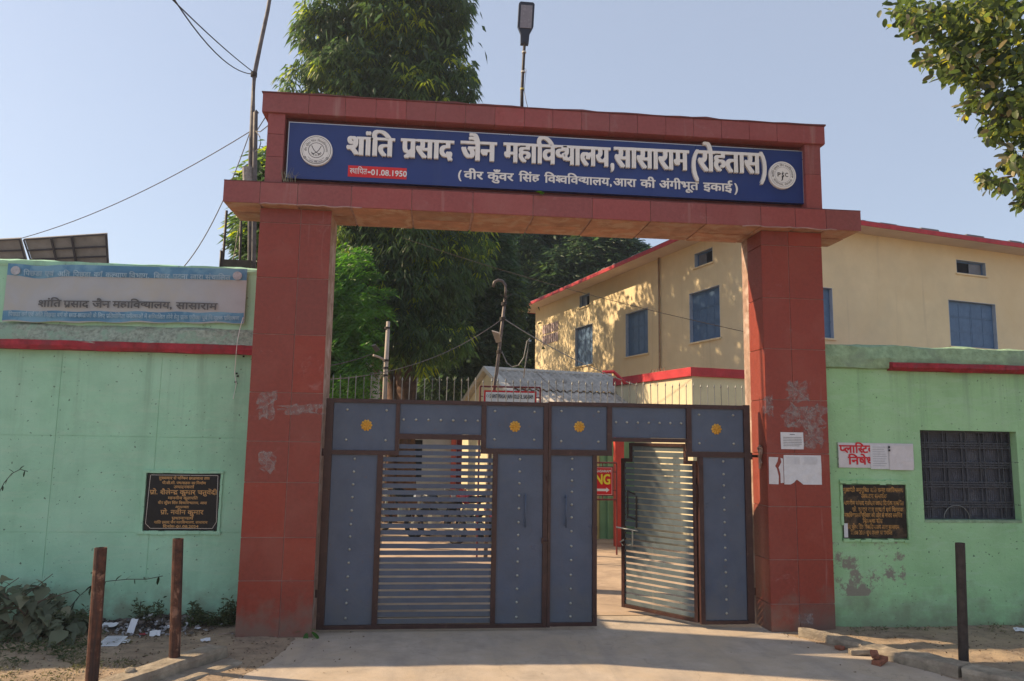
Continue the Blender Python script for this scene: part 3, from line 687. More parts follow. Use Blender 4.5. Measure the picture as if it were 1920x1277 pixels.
# left leaf
gl_ = thing('gate_leaf', 'closed blue steel gate leaf with open horizontal slats, left of the centre seam', 'gate', (-1.29, GY, .03))
mb = MB(); frame_bars(mb, [(-2.53, -2.448, .03, 2.49), (-.104, -.052, .03, 2.49), (-2.448, -.104, 2.447, 2.49), (-2.448, -.104, .03, .072),
    (-2.448, -1.722, 1.876, 1.924), (-.810, -.104, 1.905, 1.964), (-1.765, -1.722, 1.924, 2.447), (-.810, -.757, 1.964, 2.447), (-1.722, -.810, 2.055, 2.113),
    (-1.950, -1.890, .072, 1.876), (-.672, -.620, .072, 1.905)])
mb.obj('frame', M_FRAME, gl_, bevel=.002)
sheet(gl_, -2.447, -1.951, .073, 1.875); sheet(gl_, -.619, -.105, .073, 1.904); sheet(gl_, -2.447, -1.766, 1.925, 2.446); sheet(gl_, -.756, -.105, 1.965, 2.446); sheet(gl_, -1.721, -.811, 2.114, 2.446)
pitch = (1.985-.115)/26
for i in range(28):
    z = .080+pitch*i; x0, x1 = (-1.889, -.673) if z+.047 < 1.90 else (-1.721, -.811)
    if z+.049 > 2.054: break
    MB().box(x0, x1, GY+.004, GY+.018, z, z+.048).obj('slat', M_GATE, gl_)
for v in (860, 884, 908, 932, 957, 983, 1006, 1030, 1055, 1081, 1106, 1131, 1159): stud(gl_, at(665-(v-860)*.058, v, GY).x, at(665, v, GY).z)
for v in (861, 884, 906, 929, 953, 979, 1003, 1029, 1053, 1079, 1104, 1129, 1157): stud(gl_, at(975-(v-861)*.024, v, GY).x, at(975, v, GY).z)
for (xa, xb, za, zb) in ((-2.30, -1.87, 2.04, 2.37), (-.66, -.21, 2.07, 2.385)):
    for x in (xa, xb):
        for z in (za, zb): stud(gl_, x, z)
for k in range(7): stud(gl_, -1.68+k*.138, 2.272)
rosette(gl_, -2.085, 2.20); rosette(gl_, -.43, 2.215)
handle(gl_, -.306, 1.115, 1.455); spikes(gl_, -2.47, -.12, 29)
mb = MB(); mb.box(-2.60, -2.53, GY, GY+.02, 1.885, 1.915); mb.tube([(-2.54, GY-.01, 1.86), (-2.54, GY-.01, 1.94)], .014, 8); mb.tube([(-2.54, GY-.01, .36), (-2.54, GY-.01, .44)], .014, 8)
mb.obj('hinge', M_FRAME, gl_)
mb = MB(); mb.box(-.12, -.055, GY-.035, GY-.024, .93, .99); mb.tube([(-.10, GY-.045, .96), (-.04, GY-.045, .96)], .006, 8); mb.box(-.07, -.058, GY-.05, GY-.035, 1.62, 1.68)
mb.obj('latch', M_FRAME, gl_)
# right leaf with the wicket opening
gr_ = thing('gate_leaf', 'blue steel gate leaf with a stepped wicket opening, right of the centre seam', 'gate', (1.14, GY, .05))
mb = MB(); frame_bars(mb, [(-.048, -.016, .03, 2.505), (2.250, 2.325, .05, 2.51), (-.016, 2.250, 2.458, 2.503), (-.016, .510, .04, .078), (1.745, 2.250, .045, .082),
    (-.016, .685, 1.900, 1.962), (1.545, 2.250, 1.900, 1.962), (.628, .685, 1.962, 2.458), (1.562, 1.622, 1.962, 2.458), (.685, 1.562, 2.062, 2.108),
    (.462, .510, .078, 1.900), (1.700, 1.752, .045, 1.900)])
mb.obj('frame', M_FRAME, gr_, bevel=.002)
sheet(gr_, -.015, .461, .079, 1.899); sheet(gr_, 1.753, 2.249, .083, 1.899); sheet(gr_, -.015, .627, 1.963, 2.457); sheet(gr_, 1.623, 2.249, 1.963, 2.457); sheet(gr_, .686, 1.561, 2.109, 2.457)
for v in (860, 880, 901, 922, 946, 970, 996, 1024, 1050, 1078, 1104, 1131, 1156): stud(gr_, at(1073-(v-860)*.012, v, GY).x, at(1073, v, GY).z)
for v in (865, 889, 910, 933, 956, 979, 1003, 1027, 1050, 1073, 1099, 1124, 1150): stud(gr_, at(1356+(v-865)*.023, v, GY).x, at(1356, v, GY).z)
for (xa, xb, za, zb) in ((.10, .53, 2.06, 2.40), (1.72, 2.13, 2.06, 2.39)):
    for x in (xa, xb):
        for z in (za, zb): stud(gr_, x, z)
for k in range(7): stud(gr_, .735+k*.128, 2.285)
rosette(gr_, .308, 2.225); rosette(gr_, 1.925, 2.225)
handle(gr_, .153, 1.115, 1.455); spikes(gr_, -.04, 2.25, 28)
mb = MB(); mb.box(2.325, 2.435, GY, GY+.02, 1.905, 1.935); mb.tube([(2.335, GY-.01, 1.88), (2.335, GY-.01, 1.96)], .014, 8); mb.tube([(2.335, GY-.01, .36), (2.335, GY-.01, .44)], .014, 8)
mb.box(.455, .512, GY-.03, GY-.022, 1.02, 1.12)
mb.obj('hinge', M_FRAME, gr_)
mb = MB()
for z in (1.62, 1.08, .42): mb.box(1.690, 1.722, GY+.03, GY+.05, z-.045, z+.045)
mb.obj('wicket_hinge', M_FRAME, gr_)
# wicket door, swung inwards
wd = thing('wicket_door', 'slatted steel wicket door with stepped top standing open into the yard', 'door', (1.70, GY+.05, .05))
ang = math.atan2(1.08-.26, 1.05-1.70); ca, sa = math.cos(ang), math.sin(ang); nxw = Vector((-sa, ca, 0))
def WF(a, d, z): return (1.700+ca*a-sa*d, GY+.05+sa*a+ca*d, z)   # a: from hinge, d: towards the street side
DW = 1.075
mb = MB()
def wb(a0, a1, z0, z1, d0=-.018, d1=.022, k=[0]):
    k[0] += 1; e = (k[0] % 3)*.0012; mb.box(a0, a1, d0-e, d1+e, z0, z1, F=lambda a, d, z: WF(a, d, z))
wb(0, .045, .05, 1.855); wb(DW-.045, DW, .05, 1.855); wb(.045, DW-.045, .05, .092)
wb(.045, .165, 1.812, 1.855); wb(DW-.165, DW-.045, 1.812, 1.855); wb(.125, .165, 1.855, 2.01); wb(DW-.165, DW-.125, 1.855, 2.01); wb(.125, DW-.125, 2.01, 2.05)
def fixn(o): 
    bm = bmesh.new(); bm.from_mesh(o.data); bmesh.ops.recalc_face_normals(bm, faces=bm.faces); bm.to_mesh(o.data); bm.free(); return o
fixn(mb.obj('frame', M_FRAME, wd, bevel=.002))
for i in range(27):
    z = .098+.0715*i; a0, a1 = (.046, DW-.046) if z+.047 < 1.812 else (.166, DW-.166)
    if z+.047 > 2.008: break
    if 1.77 < z+.047 <= 1.812 or True:
        m2 = MB(); m2.box(a0, a1, -.006, .010, z, z+(.046 if i < 13 else .057), F=lambda a, d, z: WF(a, d, z)); fixn(m2.obj('slat', M_DOORS, wd))
m2 = MB(); A = DW-.20
m2.tube([WF(A+.06, .075, 1.13), WF(A+.06, .075, 1.47)], .010, 8); m2.tube([WF(A+.06, .075, 1.46), WF(A-.01, .015, 1.42)], .009, 8); m2.tube([WF(A+.06, .075, 1.15), WF(A-.01, .015, 1.12)], .009, 8); m2.tube([WF(A-.03, .018, 1.02), WF(A-.03, .018, 1.40)], .011, 8)
m2.obj('handle', M_DKPIPE, wd)
m2 = MB(); m2.tube([WF(A-.06, .03, .985), WF(DW+.07, .03, 1.0)], .010, 8); m2.tube([WF(A+.02, .032, .80), WF(A+.02, .032, .99)], .012, 8); m2.tube([WF(DW-.05, .04, .86), WF(DW-.0, .04, .83), WF(DW-.04, .04, .79)], .010, 8); m2.tube([WF(A+.02, .04, .82), WF(A+.07, .04, .80)], .008, 8)
m2.obj('bolt', M_STUD, wd)

# ------------------------------------------------------------------ lamp over the gateway
lp = thing('street_lamp', 'street lamp with flat dark head on a thin taped pole above the gateway', 'lamp', (-.403, .2, 5.85))
mb = MB(); mb.tube([(-.405, .2, 5.85), (-.408, .2, 6.2), (-.398, .2, 6.5), (-.385, .2, 6.83)], .021, 10, r2=.017); pole = mb.obj('pole', M_DKPIPE, lp, smooth=True)
M_TAPE = mat('yellow_tape', (.45, .40, .12), .6); M_PALE = mat('pale_tape', (.5, .5, .46), .6)
for z, m_ in ((6.23, M_TAPE), (6.45, M_PALE), (6.70, M_PALE)):
    MB().tube([(-.406 if z < 6.4 else -.398 if z < 6.6 else -.389, .2, z-.010), (-.406 if z < 6.4 else -.398 if z < 6.6 else -.389, .2, z+.010)], .026, 10).obj('tape', m_, pole)
MB().tube([(-.385, .19, 6.50), (-.365, .17, 6.46), (-.385, .18, 6.20), (-.36, .15, 6.05), (-.315, .12, 5.86)], .004, 6).obj('wire', M_SPIKE, lp)
def head_slab(c, u, v_, n_, w2, h0, h1, th):
    c = Vector(c); P = []
    for x, y in ((-w2*.5, h0), (w2*.5, h0), (w2*.56, h0+.13), (w2, h0+.22), (w2, h1-.02), (w2-.02, h1), (-w2+.02, h1), (-w2, h1-.02), (-w2, h0+.22), (-w2*.56, h0+.13)):
        P.append(c+u*x+v_*y)
    return MB().prism(P, n_*th)
u_ = Vector((1, 0, 0)); tilt = R(75); v_ = Vector((.03, -.10, 1)).normalized(); n_ = u_.cross(v_).normalized()
M_LAMPB = mat('lamp_body', (.022, .026, .045), .45, .4, var=.05); M_LENS = mat('lamp_lens', (.20, .19, .22), .25, .5, var=.06)
hb = fixn(head_slab((-.385, .19, 6.80), u_, v_, n_, .096, 0, .52, -.06).obj('lamp_head', M_LAMPB, lp, bevel=.006))
c = Vector((-.385, .19, 6.80))+n_*.002
P = [c+u_*x+v_*y for x, y in ((-.070, .195), (.070, .195), (.070, .475), (-.070, .475))]
fixn(MB().prism(P, n_*.006).obj('lens', M_LENS, hb))

# ------------------------------------------------------------------ left boundary wall
YL = .62
lw = thing('boundary_wall', 'tall pale green plastered wall with red ledge on the left of the gateway', 'wall', (-6, YL, 0))
gv = [at(113, 720, YL).x, at(298, 760, YL).x]; zg1 = at(200, 818, YL).z; zg2 = at(200, 998, YL).z
holes = [(x-.003, x+.003, .45, 2.93, .005) for x in gv]+[(-8.2, -8.192, .3, 2.93, .012)]
zz = sorted([zg1, zg2])
hh = [(-14+.02, -3.42, z-.003, z+.003, .005) for z in zz]
# plaque recess
plz = (.985, 1.650); plx = (-4.545, -3.700)
V, F_ = wall_mesh(-14, -3.318, -.1, 3.99, YL, YL+.24, holes+hh+[(plx[0], plx[1], plz[0], plz[1], .05)])
mesh_obj('wall_body', V, F_, M_GREENL, lw)
def wavy_strip(name, m, parent, x0, x1, prof, n=60, amp=.008, seed=0, F=None):
    """strip along x with profile points (y, z), every station a little uneven"""
    V = []; F_ = []; k = len(prof)
    for i in range(n+1):
        x = x0+(x1-x0)*i/n
        for j, (y, z) in enumerate(prof):
            q = amp if 0 < j < k-1 else amp*.3
            V.append((x, y+q*noise.noise(Vector((x*3+seed, j*7.1, 1.3)))*1.6, z+q*(noise.noise(Vector((x*2.3+seed, j*3.3, 8)))*2+.7*noise.noise(Vector((x*11+seed, j*3.3, 2))))))
    for i in range(n):
        for j in range(k-1): F_.append((i*k+j, (i+1)*k+j, (i+1)*k+j+1, i*k+j+1))
    F_ += [tuple(range(k)), tuple(range(n*k+k-1, n*k-1, -1))]
    return mesh_obj(name, V, F_, m, parent)
wavy_strip('ledge', M_CEM, lw, -14, -3.32, [(YL+.02, 3.0), (YL-.098, 3.07), (YL-.085, 3.115), (YL-.03, 3.25), (YL+.02, 3.31)], 220, .012, 3)
wavy_strip('red_band', M_BAND, lw, -14, -3.32, [(YL+.01, 2.985), (YL-.10, 2.985), (YL-.112, 3.03), (YL-.108, 3.085), (YL-.07, 3.098)], 220, .009, 5)
wavy_strip('coping', M_GREENL, lw, -14, -3.32, [(YL-.002, 3.93), (YL-.018, 3.955), (YL-.012, 4.005), (YL+.05, 4.02), (YL+.25, 4.01), (YL+.26, 3.97)], 160, .012, 9)
# plaque
pq = thing('plaque', 'square black granite plaque with gold Hindi lettering let into the left green wall', 'plaque', (-4.11, YL, 1.0))
MB().box(-4.512, -3.722, YL+.002, YL+.045, 1.006, 1.628).obj('stone', M_BLACK, pq, bevel=.004)
wavy = MB()
for a, b, c, d in ((-4.56, -3.685, 1.635, 1.665), (-4.575, -3.68, .965, 1.0)):
    for i in range(12): xa = a+(b-a)*i/12; wavy.box(xa, a+(b-a)*(i+1)/12+.001, YL-.016-random.uniform(0, .006), YL+.01, c+random.uniform(-.004, .004), d+random.uniform(-.004, .004))
for a, b in ((-4.555, -4.520), (-3.716, -3.692)):
    for i in range(10): za = .98+.66*i/10; wavy.box(a+random.uniform(-.004, .002), b+random.uniform(-.003, .003), YL-.012-random.uniform(0, .006), YL+.01, za, za+.067)
wavy.obj('mortar_edge', M_GREENL, pq)
v, f = stroke([(-4.495, 1.08), (-4.48, 1.612), (-3.75, 1.612), (-3.735, 1.10), (-3.775, 1.028), (-4.44, 1.028), (-4.495, 1.08)], .004)
mesh_obj('border_line', [(x, YL+.0012, z) for x, z in v], f, M_TRIM, pq)
PL = [('मुख्यद्वार से पश्चिम छात्रावास तक', 348, 1215, 265, .026), ('पी.सी.सी. पथ/सड़क का निर्माण', 402, 1148, 345, .024), ('उद्घाटनकर्ता', 600, 945, 415, .026), ('प्रो. शैलेन्द्र कुमार चतुर्वेदी', 188, 1340, 520, .042),
      ('माननीय कुलपति', 500, 1010, 605, .026), ('वीर कुँवर सिंह विश्वविद्यालय, आरा', 330, 1165, 685, .024), ('अध्यक्षता', 625, 860, 755, .022), ('प्रो. नवीन कुमार', 370, 1105, 860, .042),
      ('प्रधानाचार्य', 565, 930, 950, .026), ('शांति प्रसाद जैन महाविद्यालय, सासाराम', 262, 1175, 1018, .024), ('दिनांक-01.08.2024', 412, 1022, 1090, .024)]
for s, a, b, yb, hd in PL:
    pa = at(260+a/9.123, 870+yb/9.123, YL); pb = at(260+b/9.123, 870+yb/9.123, YL)
    lettering('letters', s, M_GOLDTXT, pq, (pa.x, YL+.0012, (pa.z+pb.z)/2), XR, ZU, width=pb.x-pa.x, head=hd*1.05, bold=.02 if hd > .03 else .025)
# banner
bn = thing('banner', 'faded vinyl banner with blue edges and grey Hindi writing on the left green wall', 'banner', (-4.87, YL-.05, 3.3))
BY = YL-.05
def ban(x0, x1, zf0, zf1, m, name, dy=0, n=80, k=8):
    V = []; F_ = []
    for i in range(n+1):
        t = i/n; x = x0+(x1-x0)*t; zb = zf0(t); zt = zf1(t)
        for j in range(k+1):
            s_ = j/k; z = zb+(zt-zb)*s_
            V.append((x, BY-dy-.010*noise.noise(Vector((x*1.4, z*2, 3)))-.004*noise.noise(Vector((x*6, z*5, 3))), z))
    for i in range(n):
        for j in range(k): F_.append((i*(k+1)+j, (i+1)*(k+1)+j, (i+1)*(k+1)+j+1, i*(k+1)+j+1))
    return mesh_obj(name, V, F_, m, bn, smooth=True)
sag = lambda t: -.022*math.exp(-((t-.13)/.07)**2)
BT = lambda t: 3.955+.035*t+sag(t)*1.0; BB = lambda t: 3.285+.065*t+.006*math.sin(t*37)
ban(-6.175, -3.555, lambda t: BB(t)+.0, BT, M_BANNER, 'sheet')
ban(-6.174, -3.556, lambda t: BT(t)-.135+sag(t)*.6, lambda t: BT(t)-.002, M_BANBLUE, 'blue_band', .0012)
ban(-6.176, -3.565, lambda t: BB(t)+.010+.006*math.sin(t*23+1), lambda t: BB(t)+.125, M_BANBLUE, 'blue_band', .0012)
fr = MB(); fr.box(-6.16, -3.58, BY+.016, YL-.002, 3.42, 3.44); fr.box(-6.16, -3.58, BY+.016, YL-.002, 3.90, 3.92); fr.obj('batten', M_DKPIPE, bn)
def banword(s, u0, u1, v0, v1, hd, m, bold, dy=.004):
    a = at(u0, v0, BY-.012); b = at(u1, v1, BY-.012); r = b-a
    lettering('letters', s, m, bn, (a.x, BY-.012-dy, a.z), r.normalized(), ZU, width=r.length, head=hd, bold=bold)
for s, a, b, va, vb in (('शांति', 71, 114, 575.5, 575), ('प्रसाद', 119, 166, 576, 576.5), ('जैन', 173, 206, 576.5, 577), ('महाविद्यालय,', 211, 323, 577, 578.5), ('सासाराम', 330, 407, 579, 581)):
    banword(s, a, b, va, vb, .073, M_GREYTXT, .022)
for s, a, b in (('पिछड़ा', 44, 79), ('एवं', 84, 101), ('अति', 108, 131), ('पिछड़ा', 137, 170), ('वर्ग', 176, 192), ('कल्याण', 198, 238), ('विभाग,', 242, 280), ('बिहार', 288, 318), ('पटना', 324, 352), ('द्वारा', 357, 381), ('संचालित', 385, 432)):
    banword(s, a, b, 516.5+(a-40)*.022, 516.5+(b-40)*.022, .052, M_BANPALE, .015)
banword('पिछड़ा वर्ग एवं अति पिछड़ा वर्ग के छात्र-छात्राओं के लिए प्रतियोगिता परीक्षाओं में सम्मिलित होने हेतु प्राक परीक्षा पूर्व निःशुल्क प्रशिक्षण', 16, 448, 592.5, 600.5, .042, M_BANPALE, .015)
for u, v in ((29, 507), (445, 517)):
    c = at(u, v, BY-.016); n = 24
    mesh_obj('seal', [c]+[c+Vector((math.cos(2*math.pi*i/n)*.052, 0, math.sin(2*math.pi*i/n)*.05)) for i in range(n)], [(0, 1+i, 1+(i+1) % n) for i in range(n)], mat('seal_pale', (.40, .42, .46), .6, var=.2, scale=30), bn)
MB().tube([at(456, 595, BY-.02), at(450, 615, BY-.05), at(445, 640, YL-.13), at(443, 660, YL-.12), at(440, 700, YL-.02), at(443, 720, YL-.015), at(437, 748, YL-.02)], .004, 6).obj('string', M_LET, bn)
mb = MB()
for u, v in ((452, 663), (457, 668), (444, 700), (446, 705), (442, 716)):
    c = at(u, v, YL-.006); mb.box(c.x-.012, c.x+.01, c.y-.004, c.y, c.z-.012, c.z+.008)
mb.obj('chipped_spot', M_DARK, lw)

# ------------------------------------------------------------------ right boundary wall
YR = .12
rw = thing('boundary_wall', 'light green plastered wall with a grilled window on the right of the gateway', 'wall', (6, YR, 0))
WX0, WX1, WZ0, WZ1 = 4.385, 5.615, 1.195, 2.255
V, F_ = wall_mesh(3.183, 14, -.1, 3.225, YR, YR+.26, [(WX0, WX1, WZ0, WZ1, None), (3.36, 4.185, .98, 1.635, .03)])
mesh_obj('wall_body', V, F_, M_GREENR, rw)
wavy_strip('coping', M_CEMG, rw, 3.184, 14, [(YR+.01, 2.96), (YR-.055, 2.985), (YR-.062, 3.10), (YR-.04, 3.23), (YR+.08, 3.262), (YR+.28, 3.25), (YR+.29, 3.2)], 170, .014, 12)
wavy_strip('red_band', M_BAND, rw, 4.005, 14, [(YR, 2.948), (YR-.085, 2.95), (YR-.125, 2.99), (YR-.122, 3.035), (YR-.05, 3.052)], 160, .008, 15)
win = MB(); z0, z1 = WZ0, WZ1
win.box(WX0+.004, WX0+.024, YR+.10, YR+.13, z0+.02, z1-.004); win.box(WX1-.024, WX1-.004, YR+.10, YR+.13, z0+.02, z1-.004); win.box(WX0+.024, WX1-.024, YR+.10, YR+.13, z1-.024, z1-.004); win.box(WX0+.024, WX1-.024, YR+.10, YR+.13, z0+.02, z0+.036)
wo = win.obj('window', M_GRILLE, rw)
for i in range(5):
    xc = WX0+.15+i*.235
    for dx in (-.028, .028): MB().box(xc+dx-.008, xc+dx+.008, YR+.105, YR+.117, z0+.037, z1-.025).obj('bar', M_GRILLE, wo)
for j in range(4):
    zc = z0+.19+j*.232
    for dz in (-.028, 0, .028): MB().box(WX0+.025, WX1-.025, YR+.098, YR+.104, zc+dz-.009, zc+dz+.009).obj('bar', M_GRILLE, wo)
nb = 22
mesh_ = MB()
for i in range(1, 46): x = WX0+.024+(WX1-WX0-.048)*i/46; mesh_.box(x-.0014, x+.0014, YR+.128, YR+.1305, z0+.037, z1-.025)
for i in range(1, 40): z = z0+.037+(z1-z0-.062)*i/40; mesh_.box(WX0+.025, WX1-.025, YR+.131, YR+.133, z-.0014, z+.0014)
mo = mesh_.obj('mosquito_mesh', M_GRILLE, wo); 
MB().box(WX0, WX1, YR+.150, YR+.255, z0-.0, z1).obj('inner_board', mat('dusty_board', (.115, .122, .15), .8, var=.25, scale=6, col2=(.16, .165, .19), mixs=5), wo)
MB().tube([(WX0+.47+.16*math.cos(a), YR+.09, z0+.03+.15*math.sin(a)) for a in np.linspace(0, math.pi, 14)], .004, 6).obj('wire', M_SPIKE, wo)
MB().box(WX0+.001, WX1-.001, YR-.006, YR+.20, z0-.012, z0+.018).obj('sill', M_CEMG, wo, bevel=.003)
pq2 = thing('plaque', 'weathered black and gold plaque beside the barred window on the right green wall', 'plaque', (3.77, YR, 1.0))
MB().box(3.392, 4.158, YR-.004, YR+.026, 1.0, 1.608).obj('stone', M_BLACKW, pq2, bevel=.004)
mb = MB()
for a, b, c, d in ((3.352, 4.19, 1.618, 1.66), (3.37, 4.18, .962, .992)):
    for i in range(12): xa = a+(b-a)*i/12; mb.box(xa, a+(b-a)*(i+1)/12+.001, YR-.018-random.uniform(0, .01), YR+.01, c+random.uniform(-.008, .008), d+random.uniform(-.006, .008))
for i in range(10): za = .975+.65*i/10; mb.box(4.166+random.uniform(-.003, .004), 4.19+random.uniform(-.004, .008), YR-.016-random.uniform(0, .006), YR+.01, za, za+.067)
for i in range(7): za = 1.15+.46*i/7; mb.box(3.352+random.uniform(-.004, .004), 3.384, YR-.016-random.uniform(0, .006), YR+.01, za, za+.067)
mb.obj('mortar_edge', M_GREENR, pq2)
MB().box(3.385, 3.43, YR-.012, YR-.005, 1.012, 1.17).obj('paper_scrap', M_PAPER, pq2)
for s, a, b, yb in (('मुख्यमंत्री अनुसूचित जाति कन्या महाविद्यालय', 200, 750, 700), ('उद्घाटन समारोह', 365, 600, 755), ('माननीय सांसद महोदय द्वारा दिनांक समर्पित', 205, 755, 820), ('प्रो. कुमार राम प्राचार्य एवं शिक्षक', 285, 752, 880), ('महाविद्यालय परिवार की ओर से सादर समर्पित', 210, 742, 932), ('शिक्षक संघ', 380, 560, 985), ('वीर कुँवर सिंह विश्वविद्यालय आरा सासाराम', 230, 715, 1040), ('दिनांक 2019 शुभ अवसर पर समर्पित', 270, 650, 1092)):
    pa = at(1540+a/4.914, 780+yb/4.914, YR); pb = at(1540+b/4.914, 780+yb/4.914, YR)
    lettering('letters', s, M_GOLDW, pq2, (pa.x, YR-.0045, (pa.z+pb.z)/2), XR, ZU, width=pb.x-pa.x, head=.042, bold=.03)
ns = thing('notice_board', 'white board with red Hindi words on the right green wall, half hidden by papers', 'sign', (3.81, YR, 1.8))
MB().box(3.345, 4.280, YR-.016, YR-.002, 1.805, 2.092).obj('board', M_BOARDW, ns, bevel=.002)
MB().box(3.341, 3.349, YR-.020, YR-.003, 1.800, 2.096).obj('edge', M_CEM, ns)
def nw(s, a, b, yb, hd):
    pa = at(1560+a/12, 820+yb/12, YR); pb = at(1560+b/12, 820+(yb+12)/12, YR)
    lettering('letters', s, M_PRINTRED, ns, (pa.x, YR-.0165, (pa.z+pb.z)/2), XR, ZU, width=pb.x-pa.x, head=hd, bold=.028)
nw('प्लास्टिक', 150, 990, 340, .082); nw('निषेध', 350, 940, 600, .082)
pp = thing('paper_notice', 'grey printed sheet pasted over the red words, left of two', 'paper', (3.9, YR, 1.8))
def paper(name, parent, x0, x1, z0, z1, y, m=M_PAPER, n=8, amp=.008, cut=None):
    V = []; F_ = []
    for i in range(n+1):
        for j in range(n+1):
            x = x0+(x1-x0)*i/n; z = z0+(z1-z0)*j/n
            if cut: x, z = cut(i/n, j/n, x, z)
            V.append((x, y-.001-amp*abs(noise.noise(Vector((x*9, z*9, y*50)))), z))
    F_ = [(i*(n+1)+j, (i+1)*(n+1)+j, (i+1)*(n+1)+j+1, i*(n+1)+j+1) for i in range(n) for j in range(n)]
    return mesh_obj(name, V, F_, m, parent)
paper('sheet', pp, 3.738, 3.975, 1.792, 2.078, YR-.020)
mb = MB()
for k in range(9): mb.box(3.765, 3.955-random.uniform(0, .05), YR-.0265, YR-.0255, 2.045-k*.027, 2.049-k*.027)
mb.obj('print_lines', M_PAPERT, pp)
pp = thing('paper_notice', 'blank sheet with two black clips pasted on the white board, right of two', 'paper', (4.1, YR, 1.8))
paper('sheet', pp, 3.965, 4.262, 1.785, 2.072, YR-.0285, M_BOARDW)
mb = MB(); mb.box(3.955, 3.978, YR-.036, YR-.0335, 2.035, 2.060); mb.box(3.957, 3.98, YR-.036, YR-.0335, 2.000, 2.024); mb.obj('black_clip', M_PRINT, pp)
# sheets on the right pillar
pp = thing('paper_notice', 'small white sheet with printed lines pasted on the right red pillar', 'paper', (2.76, 0, 2.0))
paper('sheet', pp, 2.600, 2.872, 2.008, 2.200, -.004)
mb = MB()
mb.box(2.71, 2.77, -.0095, -.0085, 2.172, 2.178)
for k in range(6): mb.box(2.63, 2.85-(.03 if k == 5 else 0), -.0095, -.0085, 2.14-k*.019, 2.1435-k*.019)
mb.obj('print_lines', M_PRINT, pp)
pp = thing('paper_notice', 'wide white double sheet, torn along its lower edge, on the right red pillar', 'paper', (2.85, 0, 1.6))
def cut(a, b, x, z):
    if b < .13: z += {3: .02, 4: .055, 5: .03}.get(int(a*12), 0)
    return x, z
paper('sheet', pp, 2.628, 3.075, 1.612, 1.942, -.004, n=12, cut=cut)
mb = MB()
for c0 in (2.66, 2.87):
    for k in range(7): mb.box(c0, c0+.16, -.0098, -.0088, 1.915-k*.012, 1.917-k*.012)
mb.obj('print_lines', mat('faint_print', (.40, .41, .46), .8, var=.1), pp)
pp = thing('paper_notice', 'torn half sheet beside the wide double sheet on the right red pillar', 'paper', (2.48, 0, 1.6))
V = [(x, -.005-random.uniform(0, .002), z) for x, z in ((2.447, 1.615), (2.56, 1.612), (2.565, 1.70), (2.545, 1.79), (2.525, 1.815), (2.555, 1.87), (2.565, 1.915), (2.452, 1.918))]
mesh_obj('sheet', V, [tuple(range(8))], M_BOARDW, pp)
V = [(x, -.006, z) for x, z in ((2.585, 1.625), (2.622, 1.63), (2.622, 1.9), (2.59, 1.91), (2.60, 1.86), (2.565, 1.80), (2.585, 1.73))]
mesh_obj('torn_strip', V, [tuple(range(7))], M_BOARDW, pp)
# rag at the hinge
rg = thing('rag', 'dusty rag and wire twisted round the gate hinge on the right pillar', 'rag', (2.42, .12, 1.85))
pts = [Vector((2.405+random.uniform(-.02, .018), .13+random.uniform(-.07, .06), 1.93+random.uniform(-.10, .14))) for _ in range(16)]
MB().tube(pts, .010, 6).obj('cloth', M_TAN, rg)
MB().tube([(2.40, .13, 1.93), (2.41, .12, 1.85), (2.40, .13, 1.78)], .022, 7, r2=.012).obj('hanging_end', M_TAN, rg)

# ------------------------------------------------------------------ posts and kerbs
def post(name, top, base, r, m, label, group='iron posts along the roadside'):
    t = thing(name, label, 'post', base, group)
    base = Vector(base); top = Vector(top); n = 14; V = []; F_ = []
    prof = [(0, r), (.15, r*1.02), (.5, r), (.9, r*.99), (1, r*.98), (1.0, r*.80), (.93, r*.78)]
    ax = (top-base); a = Vector((1, 0, 0)); b = Vector((0, 1, 0))
    for k, (q, rr) in enumerate(prof):
        c = base+ax*q
        V += [c+a*math.cos(2*math.pi*i/n)*rr+b*math.sin(2*math.pi*i/n)*rr+Vector((0, 0, .006*noise.noise(Vector((i*.9, k, 4))) if k >= 4 else 0)) for i in range(n)]
    for k in range(len(prof)-1): F_ += [(k*n+i, k*n+(i+1) % n, (k+1)*n+(i+1) % n, (k+1)*n+i) for i in range(n)]
    F_.append(tuple((len(prof)-1)*n+i for i in range(n)))
    mesh_obj('pipe', V, F_, m, t, smooth=False); return t
b1 = atz(327, 1233, .115); t1 = at(334, 1010, b1.y); post('post', t1, b1, .047, M_RUST, 'rusty iron pipe post standing on the end of the concrete kerb')
b2 = atz(171, 1290, .10); t2 = at(189, 1027, b2.y); post('post', t2, b2, .047, M_RUST, 'leaning rusty iron pipe post nearest the leafy shrub')
b3 = atz(1807, 1240, .07); t3 = at(1800, 1018, b3.y); post('post', t3, b3, .044, M_DKPIPE, 'dark brown pipe post standing below the barred window')
def rough_block(name, m, parent, quad, z0, z1, n=24, amp=.01, k=4, chips=True):
    """kerb: quad = 4 ground corners (near-left, near-right, far-right, far-left); rounded noisy top"""
    V = []; F_ = []; a, b, c, d = [Vector((q[0], q[1], 0)) for q in quad]
    prof = [(0, 0), (0, .8), (.06, 1), (.35, 1), (.65, 1), (.94, 1), (1, .8), (1, 0)]
    for i in range(n+1):
        t = i/n
        for s_, h in prof:
            p = (a.lerp(b, s_)).lerp(d.lerp(c, s_), t); z = z0+(z1-z0)*h
            q = Vector((p.x*7, p.y*7, s_*3+h)); p = p+Vector((noise.noise(q), noise.noise(q+Vector((9, 0, 0))), 0))*amp
            V.append((p.x, p.y, z+(noise.noise(q*1.7)*amp if h > 0 else 0)))
    K = len(prof)
    for i in range(n):
        for j in range(K-1): F_.append((i*K+j, i*K+j+1, (i+1)*K+j+1, (i+1)*K+j))
    F_ += [tuple(range(K)), tuple(range(n*K+K-1, n*K-1, -1))]
    return fixn(mesh_obj(name, V, F_, m, parent))
